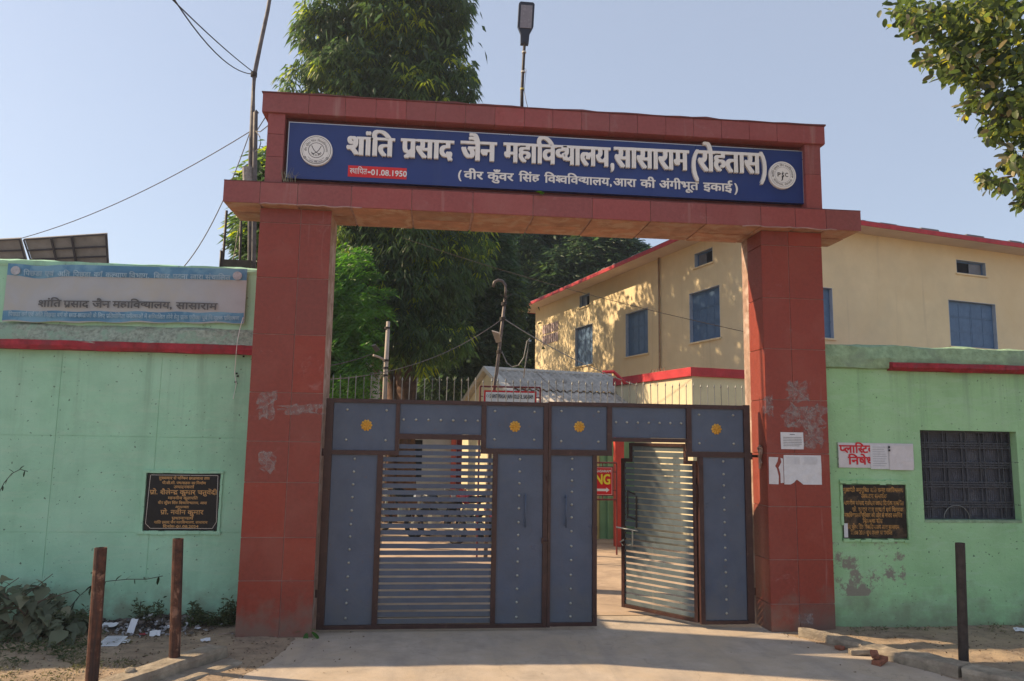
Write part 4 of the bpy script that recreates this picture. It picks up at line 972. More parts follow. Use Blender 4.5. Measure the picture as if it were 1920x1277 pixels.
kb = thing('kerb', 'pale concrete kerb slab under the two rusty posts on the left', 'kerb', (-3.6, -1.3, 0))
A_ = atz(428, 1211, .12); B_ = atz(388, 1208, .12); C_ = atz(175, 1277, .12); D_ = atz(232, 1277, .12)
ex = lambda p, q, s: (p[0]+(q[0]-p[0])*s, p[1]+(q[1]-p[1])*s)
rough_block('slab', M_CONC, kb, (ex(B_, C_, 2.2), ex(A_, D_, 2.2), (A_.x, A_.y), (B_.x, B_.y)), -.05, .12, 40, .006)
A2 = atz(455, 1241, .03); D2 = atz(345, 1277, .03)
rough_block('step', M_CONC, kb, (ex(B_, C_, 2.2), ex(A2, D2, 2.4), (A2.x, A2.y), (A_.x+.02, A_.y-.02)), -.05, .028, 40, .008)
kb = thing('kerb', 'broken concrete kerb running from the right pillar past the dark post', 'kerb', (3.3, -1, 0))
K = [atz(u, v, .09) for u, v in ((1502, 1176), (1560, 1187), (1625, 1205), (1700, 1222), (1810, 1248), (1940, 1272))]
K.append(K[-1]+(K[-1]-K[-2])*2.5)
for i, (p, q) in enumerate(zip(K, K[1:])):
    d = (q-p).normalized(); nrm = Vector((-d.y, d.x, 0)); wv = (.05, .08, .10, .11, .12, .12)[i]; hv = (.085, .085, .08, .10, .09, .09)[i]
    rough_block('kerb_piece', M_CONC, kb, (p-nrm*wv*1.3+nrm*0, p+nrm*wv, q+nrm*wv, q-nrm*wv*1.3), -.05, hv, 14, .014)
def brick(c, rz, tilt_, label, s=(.075, .045, .026), m=M_BRICK):
    t = MB(); cz, sz_ = math.cos(rz), math.sin(rz); c = Vector(c)
    def F(x, y, z):
        x2 = x; z2 = z+x*tilt_; return (c.x+x2*cz-y*sz_, c.y+x2*sz_+y*cz, c.z+z2)
    t.box(-s[0], s[0], -s[1], s[1], -s[2]*.6, s[2], F)
    o = t.obj('brick', m, None, bevel=.006)
    for v in o.data.vertices: v.co += Vector((noise.noise(v.co*30), noise.noise(v.co*30+Vector((5, 0, 0))), noise.noise(v.co*30+Vector((0, 7, 0)))))*.006
    return tag(o, label, 'brick', 'loose bricks by the right kerb')
brick(atz(1650, 1240, .03), .5, .2, 'largest red brick lying at the broken part of the right kerb')
brick(atz(1612, 1222, .03), -.2, .1, 'pale chipped brick at the edge of the right kerb', (.10, .05, .03), M_CONC)
brick(atz(1575, 1215, .02), .3, 0, 'small red brick end nearest the right pillar kerb', (.04, .035, .02))
brick(atz(1640, 1228, .08), 1.2, .3, 'red brick wedged on top of the broken kerb', (.05, .035, .02))
# ------------------------------------------------------------------ college building
M_YEL = mat('yellow_plaster', (.72, .60, .385), .88, .2, var=.06, scale=1.2, col2=(.68, .54, .32), mixs=.6, mixlo=.45, mixhi=.8, bump=.2, bscale=18, streak=((.50, .41, .27), 2.2, .6, .85))
M_CREAM = mat('cream_plaster', (.62, .55, .38), .88, .2, var=.07, scale=2, bump=.2, bscale=18, streak=((.47, .41, .28), 4, .6, .8))
M_EAVE = mat('eave_soffit', (.60, .50, .42), .85, .2, var=.06, scale=1.5)
M_FASC = mat('fascia_red', (.44, .035, .045), .6, .3, var=.18, scale=4)
M_ROOF = mat('roof_slab', (.20, .19, .20), .9, .2, var=.2, scale=2)
M_SHUT = mat('shutter_blue', (.085, .155, .27), .5, .35, var=.12, scale=5)
M_REV = mat('window_reveal', (.36, .42, .50), .8, .2, var=.08, scale=4)
M_PIPE = mat('brown_pipe', (.34, .22, .13), .6, .3, var=.15)
M_LATT = mat('lattice_pale', (.50, .40, .42), .8, .2, var=.1)
KX = Vector((6.7864, 9.9066, 0)); dR = Vector((.97007, .24281, 0)); dL = Vector((-.24281, .97007, 0))
FL = lambda s, d, z: KX+dL*s+dR*d+Vector((0, 0, z))
FR = lambda s, d, z: KX+dR*s+dL*d+Vector((0, 0, z))
bd = thing('college_building', 'two storey cream yellow college block with red edged roof and blue shuttered windows', 'building', KX)
wl_ = [(9.45, 11.0, 4.87, 6.39), (5.43, 6.92, 4.87, 6.35), (1.57, 3.05, 4.91, 6.37)]; vl_ = [(9.72, 10.6, 7.13, 7.60), (1.86, 2.75, 7.08, 7.50)]
wr_ = [(.85, 2.44, 4.83, 6.19), (6.60, 8.46, 4.87, 6.21), (12.2, 13.9, 4.87, 6.21)]; vr_ = [(7.0, 8.17, 7.02, 7.42)]
V, F_ = wall_mesh(0, 15.2, 0, 7.80, 0, .25, [(a, b, c, d, .17) for a, b, c, d in wl_+vl_], F=FL)
wA = fixn(mesh_obj('wall', V, F_, M_YEL, bd))
V, F_ = wall_mesh(.251, 16, 0, 7.80, 0, .25, [(a, b, c, d, .17) for a, b, c, d in wr_+vr_], F=FR)
wB = fixn(mesh_obj('wall', V, F_, M_YEL, bd))
def window_(F, a, b, c, d, broken=0):
    mb = MB(); t = .012
    mb.box(a+.001, a+t, -.002, .165, c+.001, d-.001, F); mb.box(b-t, b-.001, -.002, .165, c+.001, d-.001, F); mb.box(a+t, b-t, -.002, .165, d-t, d-.001, F); mb.box(a+t, b-t, -.002, .165, c+.001, c+t, F)
    wo = fixn(mb.obj('window', M_REV, bd))
    fixn(MB().box(a-.05, b+.05, -.045, -.002, c-.045, c, F).obj('sill', M_YEL, wo))
    if d-c < .6:
        fixn(MB().box(a+.02, b-.02, .14, .165, c+.015, d-.015, F).obj('pane', M_DARK, wo))
        m2 = MB(); m2.box(a+.015, a+.06, .10, .138, c+.015, d-.015, F); m2.box(b-.06, b-.015, .10, .138, c+.015, d-.015, F); m2.box(a+.06, b-.06, .10, .138, d-.055, d-.015, F); m2.box(a+.06, b-.06, .10, .138, c+.015, c+.055, F)
        fixn(m2.obj('frame', M_SHUT, wo)); w_ = (b-a)*.42
        fixn(MB().box(b-.06-w_, b-.07, .11, .13, c+.06, d-.06, F).obj('pane', mat('dusty_pane', (.16, .17, .20), .4), wo))
        return
    mid = (a+b)/2
    for x0, x1 in ((a+.014, mid-.004), (mid+.004, b-.014)):
        m2 = MB(); m2.box(x0, x1, .105, .125, c+.014, d-.014, F)
        n = 2; m_ = 3; pw = (x1-x0-.06)/n; ph = (d-c-.10)/m_
        for i in range(n):
            for j in range(m_): m2.box(x0+.03+pw*i+.02, x0+.03+pw*(i+1)-.02, .098, .1045, c+.05+ph*j+.03, c+.05+ph*(j+1)-.03, F)
        m2.box(x0+.003, x1-.003, .092, .104, c+(d-c)*.34-.02, c+(d-c)*.34+.012, F); m2.box(x0+.003, x1-.003, .092, .104, c+(d-c)*.66-.02, c+(d-c)*.66+.012, F)
        fixn(m2.obj('shutter', M_SHUT, wo))
for q in wl_+vl_: window_(FL, *q)
for q in wr_+vr_: window_(FR, *q)
mb = MB(); ov = .7
def RF(s, t, z): return KX-dR*ov-dL*ov+dR*s+dL*t+Vector((0, 0, z))
mb.box(.03, 17, .03, 16.9, 7.802, 7.90, RF); roof = fixn(mb.obj('roof', M_EAVE, bd))
mb = MB(); mb.box(0, .028, 0, 16.93, 7.785, 7.905, RF); mb.box(.029, 17, 0, .028, 7.785, 7.905, RF); mb.box(.029, 17, 16.902, 16.93, 7.785, 7.905, RF); fixn(mb.obj('fascia', M_FASC, roof))
mb = MB(); mb.box(.03, 17, .03, 16.9, 7.901, 7.93, RF)
for k in range(26):
    s_ = random.uniform(.1, 16); mb.box(s_, s_+random.uniform(.1, .7), .06, .2, 7.931, 7.931+random.uniform(.01, .05), RF)
for k in range(16):
    s_ = random.uniform(.1, 16); mb.box(.06, .2, s_, s_+random.uniform(.1, .7), 7.931, 7.931+random.uniform(.01, .05), RF)
fixn(mb.obj('roof_screed', M_ROOF, roof))
MB().tube([FL(4.64, -.06, 7.85), FL(4.64, -.06, 0)], .032, 10).obj('drain_pipe', M_PIPE, bd, smooth=True)
for i in range(9):
    for j in range(2): fixn(MB().box(12.66+i*.19, 12.76+i*.19, -.03, .001, 6.10+j*.45, 6.48+j*.45, FL).obj('lattice_fin', M_LATT, bd))
# ------------------------------------------------------------------ annex
AX = Vector((3.6044, 5.7964, 0)); FA = lambda s, t, z: AX+dR*s+dL*t+Vector((0, 0, z))
an = thing('annex', 'low cream annex with red parapet band in front of the college block', 'building', AX)
fixn(MB().box(0, 8, 0, 3.15, 0, 3.325, FA).obj('wall', M_CREAM, an))
mb = MB(); mb.box(-.06, 8.06, -.06, 3.15, 3.326, 3.50, FA); pb = fixn(mb.obj('parapet', M_FASC, an, bevel=.008))
for k in range(5): MB().tube([FA(.02, 1.0+k*.12, 3.50), FA(.02, 1.04+k*.12, 3.58), FA(.02, 1.1+k*.12, 3.51)], .008, 5).obj('rebar_end', M_PIPE, an)
# ------------------------------------------------------------------ shed
PF = Vector((2.2, 7.8, 0)); FS = lambda s, t, z: PF+dR*s+dL*t+Vector((0, 0, z))
S0, S1, WD, ZR, ZE = -1.86, 1.35, 4.0, 3.60, 2.82
sd = thing('shed', 'low shed with cream gable and grey corrugated roof behind the gate', 'shed', FS(S0, 0, 0))
M_SHG = mat('shed_green', (.22, .40, .23), .85, .2, var=.1, scale=3); M_ASB = mat('asbestos_sheet', (.48, .44, .39), .9, .2, var=.22, scale=5, col2=(.20, .18, .165), mixs=2.5, mixlo=.52, mixhi=.75)
M_WHT = mat('white_render', (.52, .49, .44), .9, .2, var=.15, scale=5)
fixn(MB().box(S0+.02, S0+1.9, 0, .2, 0, ZE, FS).obj('wall', mat('shed_yellow', (.52, .44, .20), .85, .2, var=.1, scale=3), sd)); fixn(MB().box(S0+1.905, S1, -.02, .2, 0, ZE, FS).obj('wall', M_SHG, sd))
fixn(MB().box(S0+2.05, S0+2.13, -.10, -.021, 0, 2.75, FS).obj('downpipe', M_SHG, sd))
g = MB(); g.prism([FS(S0, -.0, 0), FS(S0, WD, 0), FS(S0, WD, ZE), FS(S0, WD/2, ZR+.0), FS(S0, 0, ZE)], dR*.2); fixn(g.obj('gable_wall', M_CREAM, sd))
g = MB()
for a, b in (((0-.25, ZE-.10), (WD/2, ZR+.05)), ((WD/2, ZR+.05), (WD+.25, ZE-.10))):
    g.hexa([FS(S0-.12, a[0], a[1]), FS(S0+.10, a[0], a[1]), FS(S0+.10, b[0], b[1]), FS(S0-.12, b[0], b[1]), FS(S0-.12, a[0], a[1]+.10), FS(S0+.10, a[0], a[1]+.10), FS(S0+.10, b[0], b[1]+.10), FS(S0-.12, b[0], b[1]+.10)])
fixn(g.obj('verge', M_WHT, sd))
def corr(name, sa_, sb_, ta, tb, za, zb, lift):
    n = int((sb_-sa_)/.0275); V = []; F_ = []
    for i in range(n+1):
        s_ = sa_+(sb_-sa_)*i/n; w_ = .022*math.sin(2*math.pi*s_/.165)
        for t, z in ((ta, za), (tb, zb)): V += [FS(s_, t, z+w_+lift), FS(s_, t, z+w_+lift-.008)]
    for i in range(n): a = i*4; b = a+4; F_ += [(a, b, b+2, a+2), (a+3, b+3, b+1, a+1), (a, a+1, b+1, b), (a+2, b+2, b+3, a+3)]
    return fixn(mesh_obj(name, V, F_, M_ASB, sd))
def zsl(t): return ZR+.03+(ZE-.06-ZR)*(WD/2-t)/(WD/2)
for k in range(3):
    sa_ = S0+.12+k*1.08; sb_ = min(sa_+1.07, S1-.02)
    corr('roof_sheet', sa_, sb_, -.30, .95, zsl(-.30), zsl(.95), .0); corr('roof_sheet', sa_, sb_, .80, WD/2-.02, zsl(.80), zsl(WD/2-.02), .045)
    corr('roof_sheet', sa_, sb_, WD+.3, WD/2+.02, zsl(-.30), zsl(WD/2-.02), 0)
MB().tube([FS(S0+.1, WD/2, ZR+.085), FS(S1, WD/2, ZR+.06)], .06, 8).obj('ridge_cap', M_WHT, sd)
fixn(MB().box(S0+.4, S1, -.26, -.20, ZE-.22, ZE-.16, FS).obj('purlin', M_DKPIPE, sd))
cl = thing('column', 'square red painted column seen through the open wicket', 'column', (2.33, 6.6, 0))
MB().box(2.29, 2.47, 6.6, 6.78, 0, 2.55).obj('shaft', mat('column_red', (.50, .06, .045), .7, .3, var=.12, scale=4), cl, bevel=.01)
# ------------------------------------------------------------------ signs in the yard
def sign_frame(name, label, u0, u1, v0, v1, Y, zbase, board_fn, frame_in=.045):
    a = at(u0, v1, Y); b = at(u1, v0, Y); t = thing(name, label, 'sign', ((a.x+b.x)/2, Y, 0))
    r = .016; mb = MB(); x0, x1, z0, z1 = a.x, b.x, a.z, b.z
    mb.tube([(x0, Y, 0), (x0, Y, z1)], r, 8); mb.tube([(x1, Y, 0), (x1, Y, z1)], r, 8); mb.tube([(x0, Y, z1), (x1, Y, z1)], r, 8); mb.tube([(x0, Y, z0), (x1, Y, z0)], r, 8)
    for f in (.25, .75):
        mb.tube([(x0+(x1-x0)*f, Y, z1), (x0+(x1-x0)*f, Y, z1-frame_in*1.6)], r*.6, 6); mb.tube([(x0+(x1-x0)*f, Y, z0), (x0+(x1-x0)*f, Y, z0+frame_in*1.6)], r*.6, 6)
        mb.tube([(x1, Y, z0+(z1-z0)*f), (x1-frame_in*1.6, Y, z0+(z1-z0)*f)], r*.6, 6); mb.tube([(x0, Y, z0+(z1-z0)*f), (x0+frame_in*1.6, Y, z0+(z1-z0)*f)], r*.6, 6)
    mb.obj('frame', mat('maroon_pipe', (.16, .03, .03), .5, .35), t)
    fi = frame_in*1.5; board_fn(t, x0+fi, x1-fi, z0+fi, z1-fi, Y-.012); return t
M_PRED = mat('sign_red', (.60, .015, .02), .45, .3, var=.04); M_PYEL = mat('sign_yellow', (.85, .70, .05), .5, .3, var=.03)
def park(t, x0, x1, z0, z1, y):
    MB().box(x0, x1, y, y+.02, z0, z1).obj('board', M_PRINT, t); MB().box(x0+.012, x1-.012, y-.003, y-.0005, z0+.012, z1-.012).obj('face', M_PRED, t)
    mb = MB(); e = .022; mb.box(x0+e, x1-e, y-.005, y-.0035, z1-e-.005, z1-e); mb.box(x0+e, x1-e, y-.005, y-.0035, z0+e, z0+e+.005); mb.box(x1-e-.005, x1-e, y-.005, y-.0035, z0+e+.006, z1-e-.006); mb.box(x0+e, x0+e+.005, y-.005, y-.0035, z0+e+.006, z1-e-.006); mb.obj('border_line', M_LET, t)
    H = z1-z0; W_ = x1-x0
    lettering('letters', 'S.P. JAIN COLLEGE, SASARAM', M_LET, t, (x0+.04, y-.004, z1-H*.20), XR, ZU, width=W_-.08, head=H*.075, bold=.02)
    lettering('letters', 'PARKING', M_PYEL, t, (x0+.06, y-.004, z0+H*.40), XR, ZU, width=W_-.11, head=H*.30, bold=.02, smear=.015)
    zc = z0+H*.20; V = [(x0+.35*W_, y-.004, zc+.022), (x1-.13, y-.004, zc+.022), (x1-.13, y-.004, zc+.045), (x1-.07, y-.004, zc), (x1-.13, y-.004, zc-.045), (x1-.13, y-.004, zc-.022), (x0+.35*W_, y-.004, zc-.022)]
    mesh_obj('arrow', V, [tuple(range(7))[::-1]], M_LET, t)
sign_frame('parking_sign', 'red PARKING sign with yellow letters and white arrow in a maroon pipe frame', 1050, 1156, 868, 936, 5.6, 0, park)
def coll(t, x0, x1, z0, z1, y):
    MB().box(x0, x1, y, y+.02, z0, z1).obj('board', M_PRED, t); MB().box(x0+.03, x1-.03, y-.003, y-.0005, z0+.03, z1-.03).obj('face', M_LET, t)
    lettering('letters', 'SHANTI PRASAD JAIN COLLEGE, SASARAM', M_PRINT, t, (x0+.10, y-.004, z1-.135), XR, ZU, width=x1-x0-.16, head=.062, bold=.018)
    ring('seal', M_PRINT, t, (x0+.065, y-.004, z1-.10), .018, .024, 0, 16)
sign_frame('college_sign', 'white English college sign in double red frame above the left gate leaf', 899, 1013, 727, 800, 5.0, 0, coll)
# ------------------------------------------------------------------ poles in the yard
M_GPIPE = mat('galvanised_pipe', (.17, .14, .13), .5, .4, metal=.3, var=.25, scale=10); M_CPOLE = mat('cement_pole', (.44, .38, .33), .85, .2, var=.15, scale=4)
Yh = 5.1; hp = thing('lamp_pole', 'old steel pole with hooked top and flood lamp rising behind the gate', 'pole', at(915, 800, Yh)*Vector((1, 1, 0)) if False else Vector((at(915, 800, Yh).x, Yh, 0)))
P = [Vector((at(915, 800, Yh).x, Yh, 0)), at(923, 742, Yh), at(931, 700, Yh), at(940, 620, Yh), at(947, 560, Yh), at(948.5, 545, Yh), at(947.5, 534, Yh), at(942, 527, Yh), at(934, 525, Yh), at(927, 529, Yh), at(924.5, 538, Yh)]
MB().tube(P[:5], .036, 10, r2=.028).obj('pole', M_GPIPE, hp, smooth=True); MB().tube(P[4:], .026, 10).obj('hook', M_GPIPE, hp, smooth=True)
for v in (570, 598, 660): 
    c_ = at(945 if v < 580 else 942 if v < 620 else 936, v, Yh); MB().tube([c_+Vector((0, 0, -.03)), c_+Vector((0, 0, .03))], .050, 10).obj('clamp', M_DKPIPE, hp)
mb = MB()
for k in range(3): mb.tube([at(941+random.uniform(-3, 10), 545+8*k, Yh-.05), at(950+random.uniform(-3, 10), 552+8*k, Yh), at(945, 560, Yh-.07)], .008, 5)
mb.obj('wire_knot', M_DKPIPE, hp)
fixn(MB().hexa([at(922, 621, Yh-.2), at(936, 625, Yh-.2), at(940, 641, Yh-.05), at(930, 643, Yh-.05), at(922, 619, Yh-.16), at(936, 623, Yh-.16), at(940, 638, Yh), at(930, 640, Yh)]).obj('flood_lamp', M_CPOLE, hp))
MB().tube([at(934, 641, Yh-.03), at(937, 655, Yh), at(938, 662, Yh)], .014, 6).obj('lamp_arm', M_GPIPE, hp)
Yp = 6.6; cp = thing('lamp_pole', 'pale cement pole with small arm lamp on the left, seen over the gate', 'pole', (at(721, 760, Yp).x, Yp, 0))
MB().tube([(at(720, 760, Yp).x, Yp, 0), at(723, 700, Yp), at(728, 603, Yp)], .052, 10, r2=.038).obj('pole', M_CPOLE, cp, smooth=True)
mb = MB(); [mb.tube([at(723+k, v, Yp)+Vector((0, 0, -.02)), at(723+k, v, Yp)+Vector((0, 0, .02))], .056, 10) for k, v in ((1, 676), (0, 690), (-1, 704), (3, 615))]; mb.obj('band', M_DKPIPE, cp)
MB().tube([at(722, 676, Yp), at(712, 670, Yp-.2), at(700, 666, Yp-.3)], .022, 8).obj('arm', M_CPOLE, cp)
fixn(MB().hexa([at(697, 649, Yp-.5), at(704, 647, Yp-.5), at(712, 657, Yp-.2), at(704, 661, Yp-.2), at(697, 647, Yp-.46), at(704, 645, Yp-.46), at(712, 655, Yp-.16), at(704, 659, Yp-.16)]).obj('lamp_head', M_LAMPB, cp))
def wire(label, pts, r=.008, m=None):
    t = MB().tube(pts, r, 5).obj('cable', m or M_GPIPE, None); return tag(t, label, 'cable')
M_WIRE = mat('wire_grey', (.30, .29, .27), .6, var=.1)
wire('thin cable crossing the trees and the yellow wall under the lintel', catenary(at(755, 446, 9), at(1405, 624, 4.2), .12, 24), .006, M_DKPIPE)
wire('thick pale cable from the hooked pole down to the annex roof', catenary(at(942, 596, Yh), at(1192, 722, 6.2), .10, 14), .010, M_WIRE)
wire('cable from the hooked pole down left to the gate pillar', catenary(at(942, 598, Yh), at(600, 712, 1.6), .25, 18), .006, M_GPIPE)
wire('looping cable hanging beside the hooked pole', [at(941, 660, Yh), at(950, 680, Yh), at(960, 688, Yh), at(972, 685, Yh), at(982, 670, Yh), at(988, 640, Yh), at(993, 634, Yh), at(989, 660, Yh), at(984, 690, Yh), at(982, 708, Yh+1)], .010, M_WIRE)
wire('dark cable from the left pillar to the cement pole lamp', catenary(at(590, 690, 2.5), at(697, 664, Yp-.3), .03, 10), .010, M_DKPIPE)
wire('red cloth edged cable end on the annex corner', [at(1130, 698, 6.1), at(1150, 697, 6.1), at(1172, 718, 6.1)], .035, M_FASC)
# ------------------------------------------------------------------ left: poles behind the wall and wires to the sky
Yb = 2.0; tp = thing('utility_pole', 'tall dark bent service pole bundled to a shorter pipe behind the left wall', 'pole', (at(468, 700, Yb).x, Yb, 0))
MB().tube([(at(466, 760, Yb).x, Yb, 0), at(469, 480, Yb), at(470, 300, Yb), at(474, 200, Yb), at(477, 140, Yb), at(489, 80, Yb), at(502, 20, Yb), at(512, -40, Yb)], .036, 10, r2=.024).obj('pole', M_GPIPE if False else mat('old_bamboo', (.13, .12, .125), .7, .3, var=.3, scale=9), tp, smooth=True)
MB().tube([(at(478, 760, Yb-.05).x, Yb-.05, 0), at(476, 480, Yb-.05), at(478, 300, Yb-.05), at(479, 212, Yb-.05), at(483, 209, Yb-.05)], .032, 10).obj('pipe', MATS['old_bamboo'], tp, smooth=True)
MB().tube([at(476, 140, Yb)+Vector((0, 0, -.03)), at(476, 140, Yb)+Vector((0, 0, .03))], .045, 8).obj('binding', M_DKPIPE, tp)
MB().tube([at(466, 345, Yb-.03), at(465, 315, Yb-.03)], .075, 10).obj('binding', mat('sack_cloth', (.30, .28, .27), .9, .1, var=.2, scale=20), tp)
pv = None
for lab, (u0, u1) in (('thin dark pipe upright behind the left wall, taller of a pair', (417, 425)), ('thin dark pipe upright behind the left wall, shorter of a pair', (413, 415)), ('black upright pipe close left of the tall service pole', (449, 452))):
    t = thing('pipe_upright', lab, 'pipe', (at(u0, 700, 1.6).x, 1.6, 0), 'pipes standing behind the left wall')
    vt = {417: 395, 413: 470, 449: 415}[u0]
    MB().tube([(at(u0, 760, 1.6).x, 1.6, 0), at(u0+.6, 495, 1.6), at(u1, vt, 1.6)], .017, 8).obj('pipe', M_DKPIPE, t, smooth=True)
MB().box(at(427, 500, 1.2).x, at(478, 500, 1.2).x, 1.0, 1.2, at(450, 497, 1.2).z-1, at(450, 494, 1.2).z).obj('ballast', M_DKPIPE, tp)
for lab, pts in (('upper of two service wires running up left from the bent pole', catenary(at(476, 136, Yb), at(312, -12, Yb-4), .03, 12)), ('lower of two service wires running up left from the bent pole', catenary(at(474, 139, Yb), at(322, -8, Yb-4.3), .16, 12)),
                 ('long wire from the service pole down past the solar panels', catenary(at(470, 246, Yb), at(20, 452, Yb+3), .18, 16)), ('slack wire dropping from the pole to the wall top', catenary(at(468, 250, Yb), at(345, 500, Yb-.6), .22, 14)),
                 ('wires looping from the pole to the parapet corner', [at(478, 250, Yb), at(486, 238, Yb-.6), at(500, 216, Yb-1.6)]), ('lower wire from the pole to the parapet corner', [at(478, 246, Yb), at(488, 247, Yb-.6), at(502, 236, Yb-1.6)]),
                 ('small loop of wire beside the parapet', [at(480, 246, Yb-.3), at(487, 256, Yb-.5), at(489, 268, Yb-.5), at(486, 278, Yb-.5), at(479, 284, Yb-.2)]),
                 ('slack wire to the left of the service pole foot', catenary(at(447, 430, Yb), at(434, 500, Yb-.5), .05, 8))):
    wire(lab, pts, .0065, M_DKPIPE)
so_ = thing('solar_panels', 'tilted solar panels on a steel rack above the left wall', 'solar panel', (at(100, 520, 4.3).x, 4.3, 0))
M_PVB = mat('panel_back', (.30, .28, .26), .6, .3, var=.15, scale=4); M_PVR = mat('rack_steel', (.055, .05, .06), .5, .4)
def pvp(tl, tr, br, bl, Yt, Yb_):
    a, b, c, d = at(*tl, Yt), at(*tr, Yt), at(*br, Yb_), at(*bl, Yb_); n = (b-a).cross(d-a).normalized()*.04
    if n.y < 0: n = -n
    o = fixn(MB().hexa([d, c, c+n, d+n, a, b, b+n, a+n]).obj('panel', M_PVB, so_)); mb = MB(); rr = .014
    e = -n*.6
    for f in (.0, .22, .40, .60, .78, 1.0): mb.tube([a.lerp(d, f)+e, b.lerp(c, f)+e], rr, 6)
    for f in (.0, .33, .58, 1.0): mb.tube([a.lerp(b, f)+e*1.5, d.lerp(c, f)+e*1.5], rr*(1.5 if 0 < f < 1 else 1), 6)
    mb.obj('rail', M_PVR, o)
    mb = MB()
    for f in (.33, .7): p_ = d.lerp(c, f); mb.tube([p_+e*1.5, (p_.x, p_.y, 0)], .03, 8)
    mb.obj('rack_leg', M_PVR, so_)
pvp((46, 448), (200, 438), (206, 540), (78, 540), 4.0, 4.5); pvp((-110, 455), (38, 447), (64, 540), (-70, 540), 4.0, 4.5)
# ------------------------------------------------------------------ yard seen through the slats
kr = thing('office_block', 'pale single storey office with red doorway seen through the gate slats', 'building', (-2, 14, 0))
M_OFW = mat('office_white', (.50, .49, .46), .85, .2, var=.1, scale=3)
V, F_ = wall_mesh(-9.5, .35, 0, 2.9, 13.2, 13.5, [(-.65, .1, 0, 2.35, .2), (-2.9, -1.6, .9, 2.0, .2), (-5.2, -4.0, .9, 2.0, .2), (-7.6, -6.6, .9, 2.0, .2)])
mesh_obj('wall', V, F_, M_OFW, kr)
mb = MB().box(-9.7, .5, 12.9, 13.6, 2.905, 3.02).obj('roof', M_FASC, kr)
MB().box(-.64, .09, 13.30, 13.38, .01, 2.34).obj('door', mat('door_maroon', (.22, .02, .025), .6, .3), kr)
MB().box(-.80, -.66, 13.06, 13.19, 0, 2.6).obj('pilaster', mat('pilaster_orange', (.60, .12, .08), .7), kr)
for xa in (-2.9, -5.2, -7.6): 
    wn_ = MB().box(xa+.01, xa+(1.29 if xa > -3 else 1.19 if xa > -6 else .99), 13.36, 13.39, .91, 1.99).obj('window', M_DARK, kr)
    for k in range(7): x = xa+.12+k*.15; MB().box(x-.012, x+.012, 13.24, 13.26, .905, 1.995).obj('bar', M_LET, wn_)
dr = thing('drum', 'turquoise water drum seen through the gate slats', 'drum', (-2.9, 8.2, 0))
V = []; F_ = []; prof = [(.26, 0), (.29, .03), (.28, .28), (.30, .30), (.28, .32), (.28, .58), (.30, .60), (.28, .62), (.29, .86), (.25, .9), (0, .9)]; n = 20
for r_, z in prof: V += [(-2.9+math.cos(2*math.pi*i/n)*r_, 8.2+math.sin(2*math.pi*i/n)*r_, z) for i in range(n)]
for k in range(len(prof)-1): F_ += [(k*n+i, k*n+(i+1) % n, (k+1)*n+(i+1) % n, (k+1)*n+i) for i in range(n)]
mesh_obj('body', V, F_, mat('drum_teal', (.04, .35, .38), .4, .4), dr, smooth=False)
M_TYRE = mat('tyre', (.02, .02, .022), .8); M_BIKE = mat('bike_black', (.015, .015, .02), .25, .5); M_BIKER = mat('bike_red', (.45, .02, .03), .3, .5)
def motorcycle(x, y, ang_, m, label):
    t = thing('motorcycle', label, 'motorcycle', (x, y, 0), 'motorcycles parked in the yard'); c_, s_ = math.cos(ang_), math.sin(ang_)
    W_ = lambda a, b, z: Vector((x+a*c_-b*s_, y+a*s_+b*c_, z))
    for a in (-.62, .62):
        wv = MB().tube([W_(a+math.cos(q)*.25, 0, .30+math.sin(q)*.25) for q in np.linspace(0, 2*math.pi, 21)], .05, 8, cap=False).obj('wheel', M_TYRE, t)
        mb = MB(); mb.tube([W_(a, -.06, .30), W_(a, .06, .30)], .05, 8)
        for q in range(6): mb.tube([W_(a, 0, .30), W_(a+math.cos(q*1.047)*.22, 0, .30+math.sin(q*1.047)*.22)], .008, 4)
        mb.obj('spokes', M_STUD, wv)
    MB().tube([W_(.62, 0, .30), W_(.44, 0, .85)], .03, 8).obj('fork', M_STUD, t)
    mb = MB(); mb.tube([W_(.42, 0, .84), W_(.0, 0, .42), W_(-.3, 0, .45), W_(-.62, 0, .30)], .025, 8); mb.tube([W_(-.3, 0, .45), W_(-.45, 0, .75)], .022, 8); mb.obj('chassis', M_BIKE, t)
    mb = MB(); mb.tube([W_(.02, 0, .36), W_(.02, 0, .58)], .13, 10); mb.obj('engine', M_STUD, t)
    mb = MB(); mb.tube([W_(.36, 0, .84), W_(.25, 0, .86), W_(.02, 0, .80), W_(-.10, 0, .76)], lambda q: .05+.10*math.sin(math.pi*min(1, q*.9+.1)), 10); mb.obj('tank', m, t, smooth=True)
    mb = MB(); mb.tube([W_(-.06, 0, .79), W_(-.3, 0, .80), W_(-.62, 0, .84), W_(-.70, 0, .84)], .075, 8); mb.obj('seat', M_TYRE, t, smooth=True)
    MB().tube([W_(.40, -.34, .98), W_(.44, -.12, .95), W_(.44, .12, .95), W_(.40, .34, .98)], .014, 6).obj('handlebar', M_STUD, t)
    MB().tube([W_(.52, 0, .84), W_(.60, 0, .84)], .085, 12, r2=.07).obj('headlight', M_LET, t)
    MB().tube([W_(.05, .14, .28), W_(-.75, .16, .34)], .035, 8).obj('exhaust', M_STUD, t)
    MB().tube([W_(-.66, 0, .66), W_(-.92, 0, .50)], .05, 6).obj('mudguard', m, t)
motorcycle(-1.25, 7.3, 2.3, M_BIKE, 'black motorcycle parked in the yard, nearest the gate slats'); motorcycle(-.55, 8.0, 2.1, M_BIKER, 'red motorcycle parked in the yard beside the black one'); motorcycle(-1.9, 8.6, 2.5, M_BIKE, 'dark motorcycle parked furthest back in the yard')
yw = thing('compound_wall', 'long pale yard wall far behind the gate', 'wall', (0, 30, 0))
